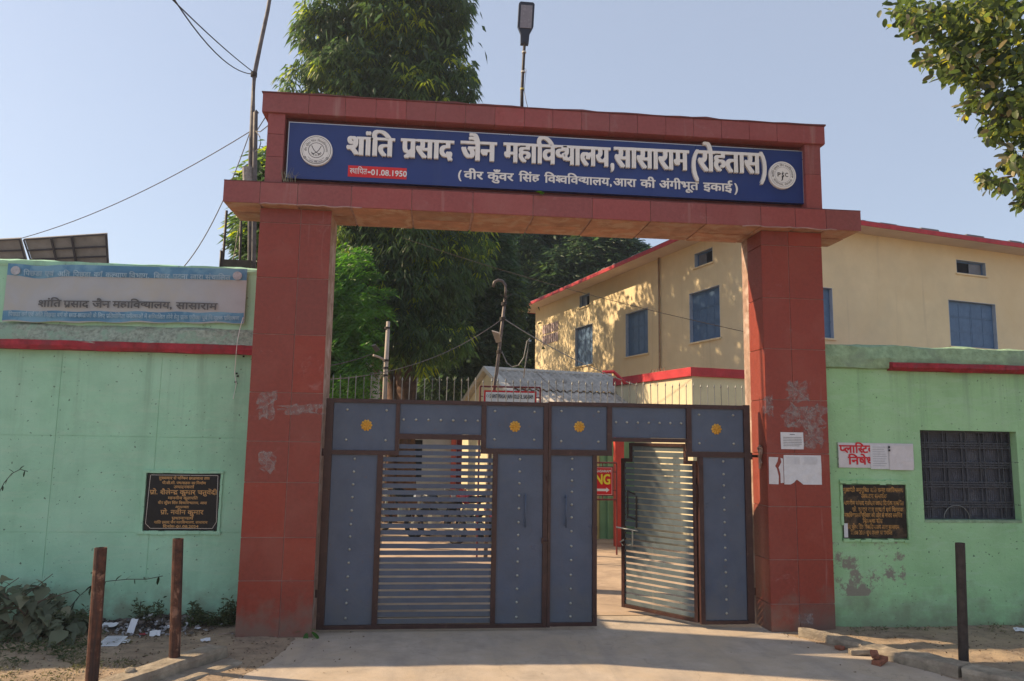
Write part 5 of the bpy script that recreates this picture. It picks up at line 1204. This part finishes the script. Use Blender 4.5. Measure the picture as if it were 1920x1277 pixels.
MB().box(-60, 60, 30, 30.3, 0, 2.2).obj('wall', M_OFW, yw)

# ------------------------------------------------------------------ trees
M_BARK = mat('bark', (.13, .085, .07), .95, .1, var=.3, scale=8, bump=.8, bscale=25); M_BARKW = mat('whitewashed_bark', (.50, .46, .40), .9, .1, var=.15, scale=8)
M_ASH = leafmat('ashoka_leaf', (.045, .080, .038), (.13, .215, .055), (.42, .48, .05), .5)
M_FEA = leafmat('feather_leaf', (.045, .13, .028), (.13, .27, .04), (.34, .44, .05), .5)
M_DRK = leafmat('dark_leaf', (.045, .082, .042), (.085, .145, .06), (.16, .24, .07), .42)  # darker leaf; as inner leaves it puts crown shade into the colour
def tree(name, label, base, trunk_pts, r0, r1, bark, extra_trunks=()):
    t = thing(name, label, 'tree', base)
    MB().tube(trunk_pts, r0, 12, r2=r1).obj('trunk', bark, t, smooth=True)
    for pts, a, b in extra_trunks: MB().tube(pts, a, 8, r2=b).obj('limb', bark, t, smooth=True)
    return t
def tufts(blobs, n, per, spread=.35, down=.9):
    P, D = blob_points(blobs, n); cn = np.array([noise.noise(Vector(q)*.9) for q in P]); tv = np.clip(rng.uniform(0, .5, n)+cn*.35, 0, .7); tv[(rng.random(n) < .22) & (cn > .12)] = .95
    sun = np.array(TO_SUN); lit = (D@sun > .2) & (rng.random(n) < .22); tv[lit] = rng.uniform(.75, 1, lit.sum())  # sunward tufts get yellower leaves: sunlight put into the colour
    a = rng.uniform(0, 2*np.pi, (n, per)); ox = np.stack([np.cos(a), np.sin(a), np.zeros_like(a)], -1)
    DD = ox*1.0+D[:, None, :]*.35+np.array([0, 0, .12-down*.62])+rng.normal(size=(n, per, 3))*.16
    PP = P[:, None, :]+ox*.05+rng.normal(size=(n, per, 3))*.04
    return PP.reshape(-1, 3), DD.reshape(-1, 3), np.clip(np.repeat(tv, per)+rng.normal(size=n*per)*.06, 0, 1)
TX, TY = -2.55, 11.0
ash = tree('mast_tree', 'tall columnar mast tree with drooping leaves rising behind the lintel', (-2.0, 10.9, 0), [(-1.97, 10.9, 0), (-2.05, 10.9, 3.5), (-2.4, 11, 7), (-2.6, 11, 12), (-2.6, 11, 17)], .36, .10, M_BARK)
MB().tube([(-2.33, 10.85, 0), (-2.3, 10.85, 2.5), (-2.6, 11, 5)], .20, 10, r2=.1).obj('trunk', M_BARK, ash, smooth=True)
bl = []
for z in np.arange(4.9, 18, .55):
    for k in range(5):
        a = random.uniform(0, 6.28); rr = random.uniform(.35, 1.0)*(1.45 if z > 6 else 1.15)
        bl.append((TX+math.cos(a)*rr*1.05, TY+math.sin(a)*rr*.8, z+random.uniform(-.3, .3), random.uniform(.6, .95), random.uniform(.6, .9), random.uniform(.5, .8)))
for (u, v, Y, r_) in ((570, 165, 11, .62), (600, 120, 11, .6), (590, 60, 11, .6), (605, 20, 11, .6), (840, 60, 11, .55), (862, 160, 11, .5), (838, 110, 11, .6), (610, 60, 11, .7), (640, 30, 11, .7), (620, 150, 11, .7), (650, 100, 11, .7), (660, 470, 10.5, .7), (700, 500, 10.2, .7), (760, 540, 10, .75), (820, 560, 10.2, .8), (860, 500, 10.5, .8), (880, 450, 10.8, .7), (745, 620, 9.8, .6), (790, 630, 9.8, .65), (840, 640, 10.2, .6), (775, 670, 9.8, .45), (650, 430, 11, .8)):
    c = at(u, v, Y); bl.append((c.x, c.y, c.z, r_, r_, r_*.9))
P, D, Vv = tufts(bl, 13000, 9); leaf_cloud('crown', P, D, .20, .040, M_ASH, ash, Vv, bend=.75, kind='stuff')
Pi = np.stack([rng.normal(TX, .75, 9000), rng.normal(TY, .6, 9000), rng.uniform(4.6, 18, 9000)], 1); leaf_cloud('inner_leaves', Pi, rng.normal(size=(9000, 3))-[0, 0, .8], .26, .10, M_DRK, ash, kind='stuff')  # dark fill leaves, the crown's inner shade put into their colour
def px_tree(name, label, cat_base, spots, n, length, width, m, per=7, trunk=None, bark=M_BARK, down=.5, inner=None):
    bl = [(*at(u, v, Y), r_, r_, r_*sq) for u, v, Y, r_, sq in spots]
    cx_ = sum(b[0] for b in bl)/len(bl); cy_ = sum(b[1] for b in bl)/len(bl); zl = min(b[2] for b in bl)
    tp_ = trunk or [(cx_, cy_, 0), (cx_+.1, cy_, zl), (cx_, cy_, sum(b[2] for b in bl)/len(bl))]
    t = tree(name, label, (tp_[0][0], tp_[0][1], 0), tp_, .22, .08, bark)
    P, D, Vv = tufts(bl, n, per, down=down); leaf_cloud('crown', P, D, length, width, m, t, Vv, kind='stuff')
    if inner:
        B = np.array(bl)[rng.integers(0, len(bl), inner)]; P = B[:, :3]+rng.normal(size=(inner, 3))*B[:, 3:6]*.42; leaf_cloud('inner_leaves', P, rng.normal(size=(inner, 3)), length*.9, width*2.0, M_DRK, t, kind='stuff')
    return t
ft = tree('feather_leaf_tree', 'bright green feathery tree to the left of the gate opening', (at(700, 745, 9.4).x, 9.4, 0), [(at(700, 745, 9.4).x, 9.4, 0), at(703, 722, 9.4), at(692, 690, 9.4), at(660, 640, 9.4)], .16, .05, M_BARKW, [([at(702, 725, 9.4), at(718, 690, 9.4), at(725, 640, 9.5)], .07, .03)])
P = []; D = []; Vv = []
for _ in range(1500):
    v = random.uniform(470, 752); edge = 705+26*noise.noise(Vector((v*.022, 1, 1)))+16*noise.noise(Vector((v*.07, 5, 1)))-max(0, 545-v)*.5-max(0, v-700)*.5; u = random.uniform(505, edge); Y = random.gauss(9.0, .42)
    c_ = at(u, v, Y); sg = random.choice((-1, 1)); d = Vector((.8*sg, random.gauss(0, .35), .42*sg+random.gauss(-.12, .28))); ln = random.uniform(.28, .5); g = .35+.4*noise.noise(Vector((u*.03, v*.03, 2)))
    for q in range(7):   # a frond: leaflets along a curved stalk
        t = q/6; b_ = c_+d*(ln*t)-Vector((0, 0, .22*t*t*ln*2))
        for s_ in (-1, 1): P.append(b_); D.append((d.x*1.0+random.gauss(0, .12), random.gauss(-.35, .3), s_*.55+d.z*.9-.15)); Vv.append(g+random.gauss(0, .08))
leaf_cloud('crown', P, D, .15, .042, M_FEA, ft, Vv, bend=.2, kind='stuff')
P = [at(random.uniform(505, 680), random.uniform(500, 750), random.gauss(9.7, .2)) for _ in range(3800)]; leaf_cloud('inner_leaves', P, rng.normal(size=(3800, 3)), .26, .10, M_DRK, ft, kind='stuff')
# low room inside the compound that carries the solar rack and shades the yard
gr2 = thing('guard_room', 'flat roofed room behind the left wall carrying the solar panels', 'building', (-9, 3.5, 0))
MB().box(-14, -4.9, .95, 6.0, 0, 3.86).obj('wall', M_GREENL, gr2); MB().box(-14.1, -4.8, .92, 6.1, 3.862, 3.98).obj('roof', M_ROOF, gr2)
px_tree('dark_tree', 'dense dark tree filling the gap between mast tree and yellow building', 0, [(880, 470, 17, 1.4, 1), (905, 455, 17.5, 1.1, 1), (905, 560, 17, 1.5, 1), (905, 500, 17.5, 1.1, 1), (900, 640, 17, 1.5, 1), (905, 640, 18, 1.0, 1), (850, 700, 17, 1.3, .8), (900, 700, 17.5, 1.3, .8), (925, 700, 18, 1.0, .8), (915, 580, 18, .9, 1), (860, 620, 17, 1.4, 1)], 7500, .24, .065, M_DRK, per=8, down=.5, inner=9000)
px_tree('dark_tree', 'broad dark tree rising behind the far end of the yellow building', 0, [(1000, 420, 30, 2.6, 1), (1040, 470, 30, 1.8, 1), (960, 480, 29, 2.4, 1), (990, 560, 29, 1.9, 1), (960, 640, 29, 2.3, 1), (985, 700, 29, 2.0, .8), (1010, 350, 30, 2.4, 1), (1055, 520, 31, 1.6, .9)], 6500, .34, .09, M_DRK, per=8, down=.5, inner=6000)
px_tree('dark_tree', 'dark layered tree top against the sky beyond the yellow roof', 0, [(1110, 480, 27, 1.4, .8), (1150, 470, 27, 1.3, .6), (1170, 500, 27, 1.6, .7), (1100, 520, 27, 1.6, .8), (1185, 468, 27, .5, .5), (1140, 440, 27, .6, .7), (1060, 520, 27, 1.6, .9), (1130, 400, 27, 1.2, .8)], 2600, .5, .10, M_DRK, per=7, down=.25, inner=2500)
def hid_tree(label, spots, n, inner_):  # hidden trees, added on the sun's path to shade the yellow building
    b0 = spots[0]; t = tree('mast_tree', label, (b0[0], b0[1], 0), [(b0[0], b0[1], 0), (b0[0], b0[1], 6), (b0[0], b0[1], max(q[2] for q in spots))], .25, .08, M_BARK)
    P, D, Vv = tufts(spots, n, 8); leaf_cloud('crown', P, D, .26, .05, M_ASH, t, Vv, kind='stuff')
    if inner_:
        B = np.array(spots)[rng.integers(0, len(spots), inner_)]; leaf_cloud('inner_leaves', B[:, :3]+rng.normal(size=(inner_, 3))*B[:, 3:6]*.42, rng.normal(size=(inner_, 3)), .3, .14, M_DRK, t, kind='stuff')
hid_tree('second mast tree added close behind the tall one, mostly hidden, to shade the yellow wall', [(-2.9, 15+dy, z, 1.35, 1.3, .9) for z in (8.5, 10, 11.5, 13, 14.5) for dy in (-1.9, -.5, .9, 2.0)], 2600, 6000)
hid_tree('thin crowned mast tree added furthest back behind the tall one to dapple the yellow wall', [(-2.8+dx, 21.5+dy, z, 1.2, 1.5, 1.0) for z in (8.2, 9.6, 11.0, 12.4) for dx, dy in ((-.8, -1.6), (.6, 0), (0, 1.9), (.3, 3.6))], 1500, 500)
px_tree('shrub_bank', 'bank of green shrubs and small trees behind the yard on the left', 0, [(640, 730, 20, 1.6, .9), (700, 720, 20, 1.5, .9), (760, 730, 20, 1.5, .8), (820, 730, 21, 1.6, .9), (600, 690, 20, 2.2, 1), (880, 735, 21, 1.6, .8), (700, 660, 21, 2.2, 1), (790, 650, 21, 2.4, 1), (560, 700, 20, 2.4, 1)], 3000, .45, .13, M_ASH, per=6, down=.4, inner=4000)
px_tree('young_mast_tree', 'slim young mast tree just left of the gateway parapet', 0, [(480, 330, 4.3, .22, .9), (476, 370, 4.3, .30, 1), (500, 350, 4.3, .35, 1), (474, 430, 4.3, .26, 1), (490, 400, 4.3, .35, 1), (478, 470, 4.3, .28, 1), (505, 310, 4.4, .25, 1), (520, 400, 4.4, .5, 1), (515, 430, 2.9, .55, 1), (520, 360, 2.9, .5, 1), (525, 500, 2.9, .5, 1), (540, 400, 2.8, .5, 1), (535, 320, 3.0, .4, 1)], 1300, .17, .035, M_ASH, per=8, down=.9, inner=1500)
# overhanging tree, top right
M_FIG = leafmat('round_leaf', (.025, .040, .016), (.13, .18, .05), (.38, .38, .07), .45)  # dark end paints the shaded core, yellow-green end the backlit leaves
M_FIGD = leafmat('round_leaf_shaded', (.022, .034, .018), (.16, .15, .085), (.26, .22, .12), .25)  # tan undersides, with crown shade put into the colour
ot = thing('overhanging_tree', 'round leafed tree leaning in over the top right corner', 'tree', (6.2, -2.4, 0))
limbs = [[(6.2, -2.4, 0), (6.1, -2.4, 2.5), (5.7, -2.4, 5.2), (5.4, -2.3, 7)], [(5.9, -2.4, 3.6), at(1960, 230, -2.2), at(1880, 180, -2.1), at(1800, 90, -2.1)], [(5.8, -2.4, 4.6), at(1950, 60, -2.2), at(1850, 30, -2.2), at(1720, 20, -2.2)],
         [at(1960, 230, -2.2), at(1900, 330, -2.1), at(1840, 342, -2.0)], [at(1960, 230, -2.2), at(1870, 215, -2.1), at(1800, 208, -2.0)], [at(1880, 180, -2.1), at(1800, 130, -2.0), at(1740, 118, -2.0)], [at(1950, 300, -2.2), at(1930, 370, -2.1), at(1915, 385, -2.1)]]
for i, l_ in enumerate(limbs): MB().tube(l_, .11 if i == 0 else .022, 8, r2=.05 if i == 0 else .005).obj('trunk' if i == 0 else 'limb', M_BARK, ot, smooth=True)
sp = [(1700, 20, 38, 60), (1760, 30, 50, 110), (1830, 30, 60, 150), (1900, 30, 60, 150), (1720, 55, 25, 30), (1790, 85, 42, 110), (1850, 95, 50, 140), (1910, 110, 50, 140), (1735, 112, 18, 22), (1790, 130, 32, 80), (1840, 150, 30, 60), (1890, 190, 45, 130), (1830, 190, 24, 36), (1930, 240, 45, 120), (1870, 235, 28, 60), (1815, 205, 16, 12), (1905, 300, 26, 50), (1860, 255, 16, 22), (1850, 335, 22, 30), (1880, 345, 20, 26), (1925, 350, 22, 40), (1915, 380, 12, 12), (1960, 150, 60, 160), (1960, 320, 40, 80), (1870, -30, 70, 120), (1980, 30, 60, 120)]
cen = []; drs = []
for u, v, s_, n in sp:
    for _ in range(int(n*2.3)):
        Y = random.gauss(-2.1, .28); c_ = at(u+random.gauss(0, s_*.5), v+random.gauss(0, s_*.42), Y); cen.append(c_); drs.append(Vector((random.gauss(-.35, .6), random.gauss(0, .6), random.gauss(-.35, .5))))
def leaf_mesh(name, L_, W_, m, seed, shape='round', val=.5):
    random.seed(seed); pr_ = {'round': [(0, 0), (.12, .30), (.35, .48), (.62, .5), (.85, .32), (1, 0)], 'lobed': [(0, 0), (.06, .35), (.3, .52), (.5, .42), (.62, .30), (.85, .16), (1.05, 0)]}[shape]
    V = []; F_ = []
    for i, (t, w_) in enumerate(pr_):
        z = -.22*t*t*L_; cup = .18*w_*W_
        V += [(t*L_, -w_*W_, z+cup), (t*L_, 0, z), (t*L_, w_*W_, z+cup)]
    for i in range(len(pr_)-1): a = i*3; F_ += [(a, a+3, a+4, a+1), (a+1, a+4, a+5, a+2)]
    me = bpy.data.meshes.new(name); me.from_pydata(V, [], F_); me.polygons.foreach_set('use_smooth', [True]*len(F_))
    q = me.attributes.new('leafvar', 'FLOAT', 'POINT'); q.data.foreach_set('value', [val]*len(V)); me.materials.append(m); return me
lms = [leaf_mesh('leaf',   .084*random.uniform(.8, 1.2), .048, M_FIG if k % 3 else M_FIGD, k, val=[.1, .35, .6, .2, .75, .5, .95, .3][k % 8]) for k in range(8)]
random.seed(11); order = sorted(range(len(cen)), key=lambda i: (cen[i]-CAM).length if -60 < (lambda q: (q.dot(rgt)/q.dot(fwd)))(cen[i]-CAM)*FPX+960 < 1925 and (cen[i]-CAM).dot(upv)/(cen[i]-CAM).dot(fwd)*FPX < 645 else 99)
for i in order[:300]:
    o = bpy.data.objects.new('leaf', random.choice(lms)); _link(o, ot, cen[i]); o.rotation_mode = 'QUATERNION'
    o.rotation_quaternion = drs[i].normalized().to_track_quat('X', 'Z') @ Matrix.Rotation(random.uniform(-.9, .9), 3, 'X').to_quaternion(); s_ = random.uniform(.75, 1.2); o.scale = (s_, s_, s_)
V = []; F_ = []; va = []
for i in order[300:]:
    me = random.choice(lms); q = drs[i].normalized().to_track_quat('X', 'Z').to_matrix() @ Matrix.Rotation(random.uniform(-1.2, 1.2), 3, 'X'); n = len(V); s_ = random.uniform(.75, 1.2); vv = random.choice([.05, .2, .3, .45, .6, .8, 1])
    V += [cen[i]+q@(v.co*s_) for v in me.vertices]; F_ += [tuple(n+k for k in p_.vertices) for p_ in me.polygons]; va += [vv]*len(me.vertices)
fo = mesh_obj('foliage', V, F_, M_FIG, ot, smooth=True); q = fo.data.attributes.new('leafvar', 'FLOAT', 'POINT'); q.data.foreach_set('value', va); fo['kind'] = 'stuff'
for _ in range(60):
    pass
# ------------------------------------------------------------------ plants on the left
M_BUSH = leafmat('bush_leaf', (.07, .085, .055), (.13, .145, .09), (.20, .19, .12), .15, .7); M_WEED = leafmat('weed_leaf', (.035, .055, .025), (.08, .10, .04), (.20, .17, .07), .2, .6); M_VINE = leafmat('vine_leaf', (.02, .04, .02), (.03, .06, .025), None, .15)
bu = thing('shrub', 'large leafed dusty shrub against the left green wall', 'shrub', (-5.55, .2, 0))
for k in range(9): a = Vector((-5.6+random.uniform(-.3, .3), .25, .0)); MB().tube([a, a+Vector((random.uniform(-.2, .25), random.uniform(-.3, .1), .3)), a+Vector((random.uniform(-.5, .6), random.uniform(-.4, .1), random.uniform(.3, .62)))], .010, 6, r2=.004).obj('stem', M_BARK, bu)
bls = [leaf_mesh('leaf', .27*q, .15*q, M_BUSH, 40+k, 'lobed', val=[.1, .5, .8, .3, .95][k % 5]) for k, q in enumerate((1, .85, 1.1, .7, .95))]
random.seed(5)
for k in range(300):
    t = random.random(); X = -6.1+1.22*t**.8; top = .62*(1-((X+6.0)/1.25)**2) if X > -6.0 else .62
    Y = random.uniform(-.15, .5); z = random.uniform(.03, max(.12, top))
    o = bpy.data.objects.new('leaf', random.choice(bls)); _link(o, bu, (X, Y, z)); o.rotation_mode = 'QUATERNION'
    d = Vector((random.gauss(.15, .6), random.gauss(-.8, .4), random.gauss(-.25, .3))).normalized(); o.rotation_quaternion = d.to_track_quat('X', 'Z') @ Matrix.Rotation(random.uniform(-.5, .5), 3, 'X').to_quaternion(); s_ = random.choice((.3, .45, .6, .8, 1.0))*random.uniform(.85, 1.1); o.scale = (s_,)*3
def vine(label, pts, n, ll=.06):
    t = thing('vine_sprig', label, 'vine', pts[0]); MB().tube(pts, .004, 5).obj('stem', M_DKPIPE, t)
    lm = leaf_mesh('leaf', ll, ll*.3, M_VINE, 3)
    for k in range(n):
        q = (k+.5)/n*(len(pts)-1); i = int(q); p_ = Vector(pts[i]).lerp(Vector(pts[i+1]), q-i)
        for s_ in (-1, 1):
            if random.random() < .25: continue
            o = bpy.data.objects.new('leaf', lm); _link(o, t, p_); o.rotation_mode = 'QUATERNION'; o.rotation_quaternion = Vector((random.gauss(0, .35), random.gauss(-.2, .3), -1 if s_ < 0 else random.choice((-.8, .5)))).normalized().to_track_quat('X', 'Z'); o.scale = (random.uniform(.6, 1.2),)*3
yv = .5
vine('vine sprig reaching right across the wall between the two rusty posts', [at(118, 1165, .3), at(130, 1140, .35), at(148, 1118, .4), at(170, 1100, .45), at(200, 1090, yv), at(240, 1086, yv), at(275, 1086, yv), at(305, 1080, yv)], 15, .085)
vine('thin vine sprig at the left picture edge in front of the wall', [at(-30, 1000, .2), at(-5, 930, .2), at(8, 905, .2), at(22, 888, .25), at(38, 880, .3), at(52, 884, .3)], 7, .06)
vine('leafy stalk standing at the foot of the left wall', [at(262, 1178, .45), at(263, 1150, .45), at(264, 1128, .45)], 4, .06)
sb_ = thing('sprout', 'small leafy sprout growing at the lower edge of the blue name board', 'plant', (-.36, -.12, 4.83))
lm = leaf_mesh('leaf', .06, .03, M_FEA, 4, val=.6)
c_ = at(1013, 362, -.15)
for k in range(9): o = bpy.data.objects.new('leaf', lm); _link(o, sb_, c_+Vector((random.uniform(-.02, .02), random.uniform(-.02, .01), random.uniform(-.03, .02)))); o.rotation_mode = 'QUATERNION'; o.rotation_quaternion = Vector((random.gauss(0, 1), -.7, random.gauss(.1, .6))).normalized().to_track_quat('X', 'Z')
gt = thing('dry_grass_tuft', 'dry grass tuft sprouting at the lower left corner of the blue name board', 'grass tuft', (-3.04, -.10, 4.83))
for k in range(16):
    x = -3.075+random.uniform(0, .14); MB().tube([(x, -.09, 4.845), (x+random.uniform(-.02, .02), -.10, 4.91), (x+random.uniform(-.05, .06), -.11, 4.93+random.uniform(0, .08))], .0035, 4, r2=.001).obj('blade', mat('dry_blade', (.24, .24, .17), .8), gt)
# weeds, grass, leaf litter: stuff
def weeds(name, label, boxes, n, ln, wd_, m, up=.9):
    P = []; D = []
    for (x0, x1, y0, y1, h, w_) in boxes:
        k = int(n*w_); xx = rng.uniform(x0, x1, k); yy = rng.uniform(y0, y1, k)
        cl_ = np.array([noise.noise(Vector((a*3.3, b*3.3, 7))) for a, b in zip(xx, yy)]); keep = cl_ > -.05
        xx, yy = xx[keep], yy[keep]; zz = np.array([ground_h(a, b) for a, b in zip(xx, yy)])+rng.uniform(0, h, len(xx))*np.clip(cl_[keep]*2.4+.3, .1, 1)
        P.append(np.stack([xx, yy, zz], 1)); D.append(np.stack([rng.normal(size=len(xx)), rng.normal(size=len(xx)), rng.normal(up, .5, len(xx))], 1))
    o = leaf_cloud(name, np.concatenate(P), np.concatenate(D), ln, wd_, m, None); tag(o, label, kind='stuff'); o['category'] = 'weeds'; return o
weeds('weeds', 'low weeds and creepers at the foot of the left wall and pillar', [(-3.9, -3.32, .25, .6, .30, .34), (-5.3, -4.7, .05, .55, .30, .30), (-4.5, -4.2, .4, .6, .22, .06), (-6.2, -4.6, -.9, .1, .06, .30)], 5200, .060, .016, M_WEED, .7)
weeds('grass', 'sparse trodden grass on the dirt at the lower left', [(-6.5, -4.2, -1.7, -.2, .035, .7), (-4.6, -3.9, -1.1, -.7, .03, .1), (3.3, 5.8, -.2, .08, .03, .12)], 3600, .055, .008, leafmat('grass_blade', (.07, .085, .035), (.15, .14, .06), (.30, .24, .11), .2), 1.1)
P = np.stack([rng.uniform(-5.8, -2.0, 900), rng.uniform(-1.6, .5, 900)], 1); P2 = np.stack([rng.uniform(2.2, 5.8, 350), rng.uniform(-1.8, .1, 350)], 1); P3 = np.stack([rng.uniform(-3.2, 2.6, 40), rng.uniform(-1.6, .2, 40)], 1); P4 = np.stack([rng.uniform(-4.6, -3.6, 700), rng.uniform(.0, .5, 700)], 1)
P = np.concatenate([P, P2, P3, P4]); P = P[[(a < drive_edge(b)[0]+.05 or a > drive_edge(b)[1]-.05 or rng.random() < .12) for a, b in P]]; zz = np.array([max(ground_h(a, b), .004) for a, b in P])+.006
D = rng.normal(size=(len(P), 3)); D[:, 2] *= .15
o = leaf_cloud('leaf_litter', np.concatenate([P, zz[:, None]], 1), D, .028, .013, leafmat('dead_leaf', (.08, .055, .04), (.16, .11, .06), (.30, .22, .13), .1, .8), None, bend=.05); tag(o, 'dry leaves and twigs scattered over the dirt and driveway edges', 'leaf litter', kind='stuff')
P = np.stack([rng.uniform(-6.5, 5.9, 5200), rng.uniform(-2.0, .6, 5200)], 1); P = P[[(a < drive_edge(b)[0]+.1 or a > drive_edge(b)[1]-.1 or rng.random() < .02) for a, b in P]]
V = []; F_ = []
for a, b in P:
    r_ = random.uniform(.003, .011); z = ground_h(a, b); n = len(V)
    for q in range(5): t = q*1.257+random.random(); V.append((a+math.cos(t)*r_, b+math.sin(t)*r_*.8, z-.002))
    V.append((a+random.uniform(-.3, .3)*r_, b, z+r_*.7)); F_ += [(n+q, n+(q+1) % 5, n+5) for q in range(5)]
gv_ = mesh_obj('gravel', V, F_, mat('gravel', (.30, .25, .20), .95, .1, var=.4, scale=30), None, loc=(0, 0, 0)); tag(gv_, 'small stones and grit scattered over the dirt', 'gravel', kind='stuff')
k = 150; xx = rng.normal(-4.1, .42, k); yy = rng.uniform(.0, .48, k); zz = np.array([ground_h(a, b) for a, b in zip(xx, yy)])+rng.uniform(.01, .05, k); D = rng.normal(size=(k, 3)); D[:, 2] *= .3
o = leaf_cloud('litter', np.stack([xx, yy, zz], 1), D, .055, .035, leafmat('litter_bits', (.10, .085, .075), (.42, .42, .45), (.60, .60, .62), .1, .8), None, bend=.05); tag(o, 'torn bits of paper and wrappers strewn at the foot of the left wall', 'litter', kind='stuff')
V = []; F_ = []
for q in range(130):
    a = random.gauss(-4.25, .5); b = random.uniform(.38, .6); r_ = random.uniform(.015, .055); z = ground_h(a, b); n = len(V)
    bm = bmesh.new(); bmesh.ops.create_icosphere(bm, subdivisions=1, radius=r_)
    for v in bm.verts: v.co = v.co*(1+.5*noise.noise(v.co*25+Vector((q, 0, 0))))
    V += [Vector((a+v.co.x, b+v.co.y, z+v.co.z*.6+r_*.2)) for v in bm.verts]; F_ += [tuple(n+x.index for x in f.verts) for f in bm.faces]; bm.free()
o = mesh_obj('rubble', V, F_, mat('rubble', (.15, .125, .11), .95, .1, var=.6, scale=9, bump=.5, bscale=50), None, loc=(0, 0, 0)); tag(o, 'small dark rubble heaped along the foot of the left wall', 'rubble', kind='stuff')
# paper scraps
scr = [(152, 1200, .10, .05, 'printed', 'flat printed sheet lying in the dirt between the two rusty posts'), (205, 1182, .16, .05, 'w', 'long white paper strip right behind the left rusty post'), (247, 1190, .08, .09, 'w', 'crumpled white paper standing up among the litter'), (276, 1172, .09, .06, 'w', 'small folded white paper on the burnt soil'),
       (290, 1195, .10, .05, 'w', 'pale greenish scrap near the middle of the litter'), (349, 1160, .13, .13, 'w', 'big crumpled white paper leaning by the wall right of the rusty post'), (385, 1202, .09, .03, 'w', 'thin white scrap beside the far end of the kerb'), (318, 1182, .06, .04, 'w', 'white scrap just left of the right-hand rusty post'),
       (268, 1192, .07, .03, 'r', 'red torn wrapper among the litter by the wall'), (236, 1208, .06, .04, 'w', 'tiny bluish paper scrap beside the printed sheet'), (395, 1165, .08, .05, 'w', 'white plastic scrap in the weeds near the left pillar'), (1912, 1185, .12, .04, 'w', 'white paper scrap at the foot of the wall on the far right')]
for k, (u, v, w_, h_, kind_, lab) in enumerate(scr):
    if k == 0: u, v = 210, 1208
    c_ = atz(u, v, .02); c_.z = ground_h(c_.x, c_.y)+.012; random.seed(100+k)
    m_ = M_PAPER if kind_ != 'r' else mat('wrapper_red', (.32, .03, .05), .5)
    n = 5; V = []; tl = random.uniform(.1, .5) if h_ < .08 else 1.1; rz = random.uniform(-.4, .4)
    if kind_ == 'printed': tl = .12; w_, h_ = .20, .16; rz = 0
    for i in range(n+1):
        for j in range(n+1):
            a = (i/n-.5)*w_; b = (j/n-.5)*h_*1.6; b2, z = b*math.cos(tl), (b+h_*.8)*math.sin(tl)+(.0 if kind_ == 'printed' else .02*abs(noise.noise(Vector((a*30, b*30, k)))))
            V.append((c_.x+a*math.cos(rz)-b2*math.sin(rz), c_.y+a*math.sin(rz)+b2*math.cos(rz), c_.z+z))
    F_ = [(i*(n+1)+j, (i+1)*(n+1)+j, (i+1)*(n+1)+j+1, i*(n+1)+j+1) for i in range(n) for j in range(n)]
    o = mesh_obj('paper_scrap', V, F_, m_, None); tag(o, lab, 'paper scrap', 'litter below the left wall' if u < 1000 else None)
    if kind_ == 'printed':
        pr2 = MB(); 
        for q in range(6): yy = c_.y-.09+q*.035; pr2.box(c_.x-.08, c_.x+.08, yy, yy+.008, c_.z+.034+(q*.035-.09)*.12, c_.z+.0355+(q*.035-.09)*.12)
        pr2.obj('print_lines', M_PAPERT, o)
st = MB().tube([atz(410, 1190, .05), atz(440, 1185, .03), atz(470, 1178, .06), atz(497, 1168, .1)], .006, 5).obj('stick', mat('dry_stick', (.34, .26, .22), .9), None); tag(st, 'thin dry stick lying at the foot of the left pillar', 'stick')
stn = []
for u, v, r_, lab in ((243, 1257, .045, 'round stone sitting on the left kerb slab'), (172, 1170, .07, 'grey stone block at the wall foot behind the left post')):
    c_ = atz(u, v, .13 if v > 1200 else .05); bm = bmesh.new(); bmesh.ops.create_icosphere(bm, subdivisions=3, radius=r_)
    for q in bm.verts: q.co = q.co*(1+.35*noise.noise(q.co*18))*1.0; q.co.z *= .55
    V = [c_+q.co for q in bm.verts]; F_ = [tuple(x.index for x in f.verts) for f in bm.faces]; bm.free(); tag(mesh_obj('stone', V, F_, M_CONC, None, smooth=True), lab, 'stone')
lf = thing('green_leaf_plant', 'small plant with big green leaves at the inner foot of the left pillar', 'plant', atz(575, 1195, 0))
for k, (dx, dz, rot, tl) in enumerate(((-.06, .07, 2.6, -.3), (.02, .09, .6, -.2), (.0, .05, -1.6, -.9), (.05, .06, -.6, -.4))):
    me = leaf_mesh('leaf', .13, .055, M_FEA, 80+k, val=.1); o = bpy.data.objects.new('leaf', me); _link(o, lf, Vector(WL[lf.name])+Vector((dx, -.02, dz))); o.rotation_euler = (0, -tl, rot)
bpy.data.objects.remove(_fo)

# ------------------------------------------------------------------ air
HZ = MB().box(-70, 90, -30, 75, -1.5, 34).v
m = bpy.data.materials.new('haze'); m.use_nodes = True; N = m.node_tree.nodes; L = m.node_tree.links; N.remove(N['Principled BSDF'])
pvn = N.new('ShaderNodeVolumePrincipled'); pvn.inputs['Density'].default_value = HAZE; pvn.inputs['Color'].default_value = (.74, .84, 1, 1); pvn.inputs['Anisotropy'].default_value = .3
L.new(pvn.outputs[0], N['Material Output'].inputs['Volume'])
hb_ = MB().box(-70, 90, -30, 75, -1.5, 34).obj('haze', m, None); hb_['kind'] = 'stuff'; hb_['label'] = 'thin pale dust haze in the air'
